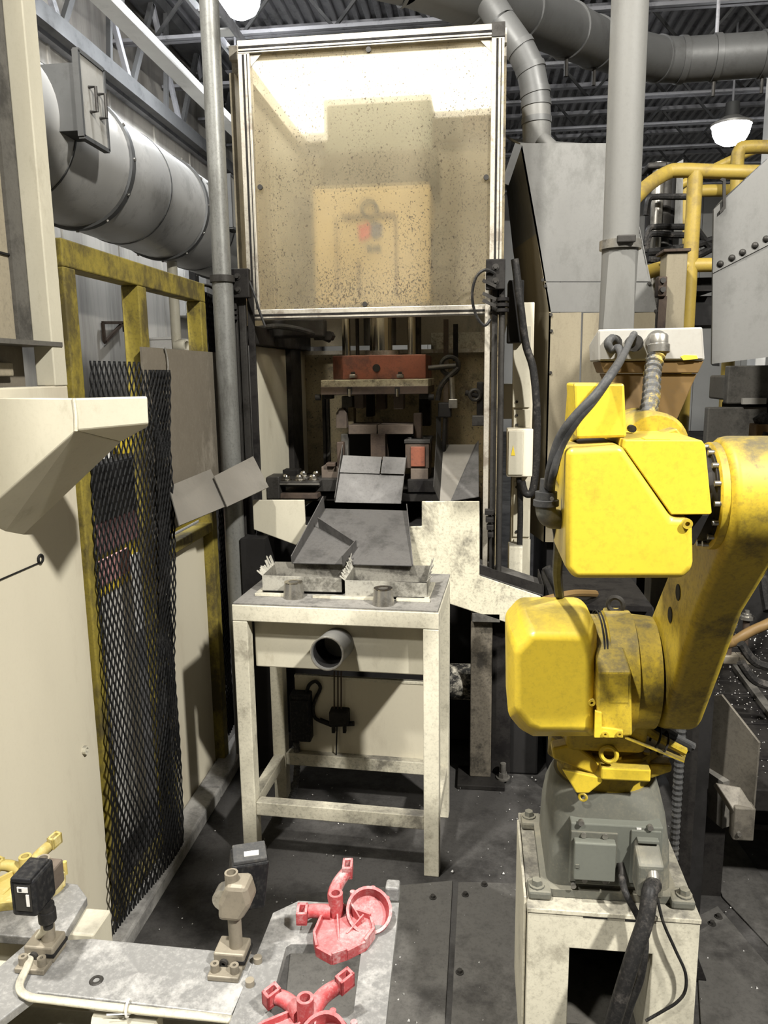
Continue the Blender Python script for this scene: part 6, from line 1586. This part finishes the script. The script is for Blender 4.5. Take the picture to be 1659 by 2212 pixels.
A_ = [p - nn * (p - A_[0]).dot(nn) for p in A_]
MB().prism(A_, nn * .008).build('sheet', plate_dark, pp, bevel=.001)
MB().prism([aY(1490, 1640, 2.24), aY(1562, 1690, 2.14), aY(1560, 1790, 2.14), aY(1492, 1735, 2.24)], (.05, .03, 0)).build('lower_sheet', mach_mid, pp)
bk2 = pbox(1588, 1745, 1628, 1818, 2.05, 2.09).build('end_bracket', plate_dark, pp, bevel=.004)
MB().prism([aY(1545, 1690, 2.10), aY(1600, 1700, 2.10), aY(1630, 1748, 2.05), aY(1590, 1760, 2.05)], (0, .02, -.02)).build('bracket_top', plate_dark, pp, bevel=.003)
q = aY(1596, 1800, 2.05); MB().cyl(q, q + V(0, -.008, 0), .006, n=10).build('bolt', steel, pp)
B(aY(1500, 1700, 2.2).x, aY(1500, 1700, 2.2).x + .05, 2.25, 2.30, 0, .45).build('support_leg', steel_grime, pp)
dc = thing('shield_column', 'dark brown cloth-like column below the leaning robot arm', 'column', aY(1520, 1600, 2.05))
a_ = aY(1500, 1500, 2.12); b_ = aY(1546, 1500, 2.12)
B(a_.x, b_.x, 2.12, 2.2, 0, aY(1520, 1400, 2.12).z).build('column_body', mach_dark, dc, bevel=.01)
pbox(1458, 1500, 1510, 1602, 2.12, 2.2).build('motor_block', mach_dark, dc, bevel=.012)
pbox(1425, 1500, 1458, 1640, 2.2, 2.26).build('grey_sheet', mach_mid, dc, bevel=.003)
for k in range(3):
    tag(MB().bar(aZ(1600, 1690 + 45 * k, .10), aZ(1720, 1700 + 45 * k, .10), .02, .02).build('rail_bar', steel_dark), ['uppermost', 'middle', 'lowest'][k] + ' dark steel rail at the lower right edge', 'rail', 'low rails at the right edge')
# cables and rods behind the robot, left of the shoulder
tag(MB().tube(smooth_path([aY(1180, 1225, 2.6), aY(1200, 1265, 2.6), aY(1222, 1320, 2.65), V(.36, 2.88, .805)]), .016, 10).build('black_hose', rubber_dark, smooth=True), 'black hose slanting down beside the cream ramp', 'hose')
tag(MB().tube(smooth_path([aY(1170, 1298, 2.7), aY(1200, 1290, 2.7), aY(1240, 1282, 2.75), V(.45, 2.9, .815)]), .014, 8).build('tan_pipe', box_brown, smooth=True), 'short tan pipe right of the cream ramp tip', 'pipe')
cl2 = thing('rubble_block', 'dark machine block behind the robot shoulder', 'machine', (.55, 3.0, 0))
B(.30, .66, 2.85, 3.3, 0, .78).build('block_body', mach_dark, cl2, bevel=.01)
B(.28, .64, 2.8, 3.3, .78, .80).build('block_top', steel_grime, cl2)
B(.1, .26, 3.0, 3.3, 0, .5).build('side_block', mach_dark, cl2, bevel=.01)

tag(MB().tube(smooth_path([aZ(1525, 1410, CZ + .01), aY(1540, 1396, 2.75), aY(1580, 1388, 2.75), aY(1620, 1365, 2.75), aY(1690, 1330, 2.8), V(1.45, 3.2, .82), V(1.6, 3.82, .9)]), .018, 10).build('tan_hose', box_brown, smooth=True), 'tan hose crossing the conveyor behind the clamp posts', 'hose')
for k, (y_, lab) in enumerate(((1430, 'upper'), (1470, 'lower'))):
    tag(MB().tube(smooth_path([aY(1600, y_ - 40, 2.6), aY(1625, y_ - 5, 2.6), aY(1655, y_ + 10, 2.6), aY(1720, y_ + 25, 2.6)]), .015, 8).build('black_hose', rubber_dark, smooth=True), lab + ' black hose lying at the right edge of the conveyor', 'hose')
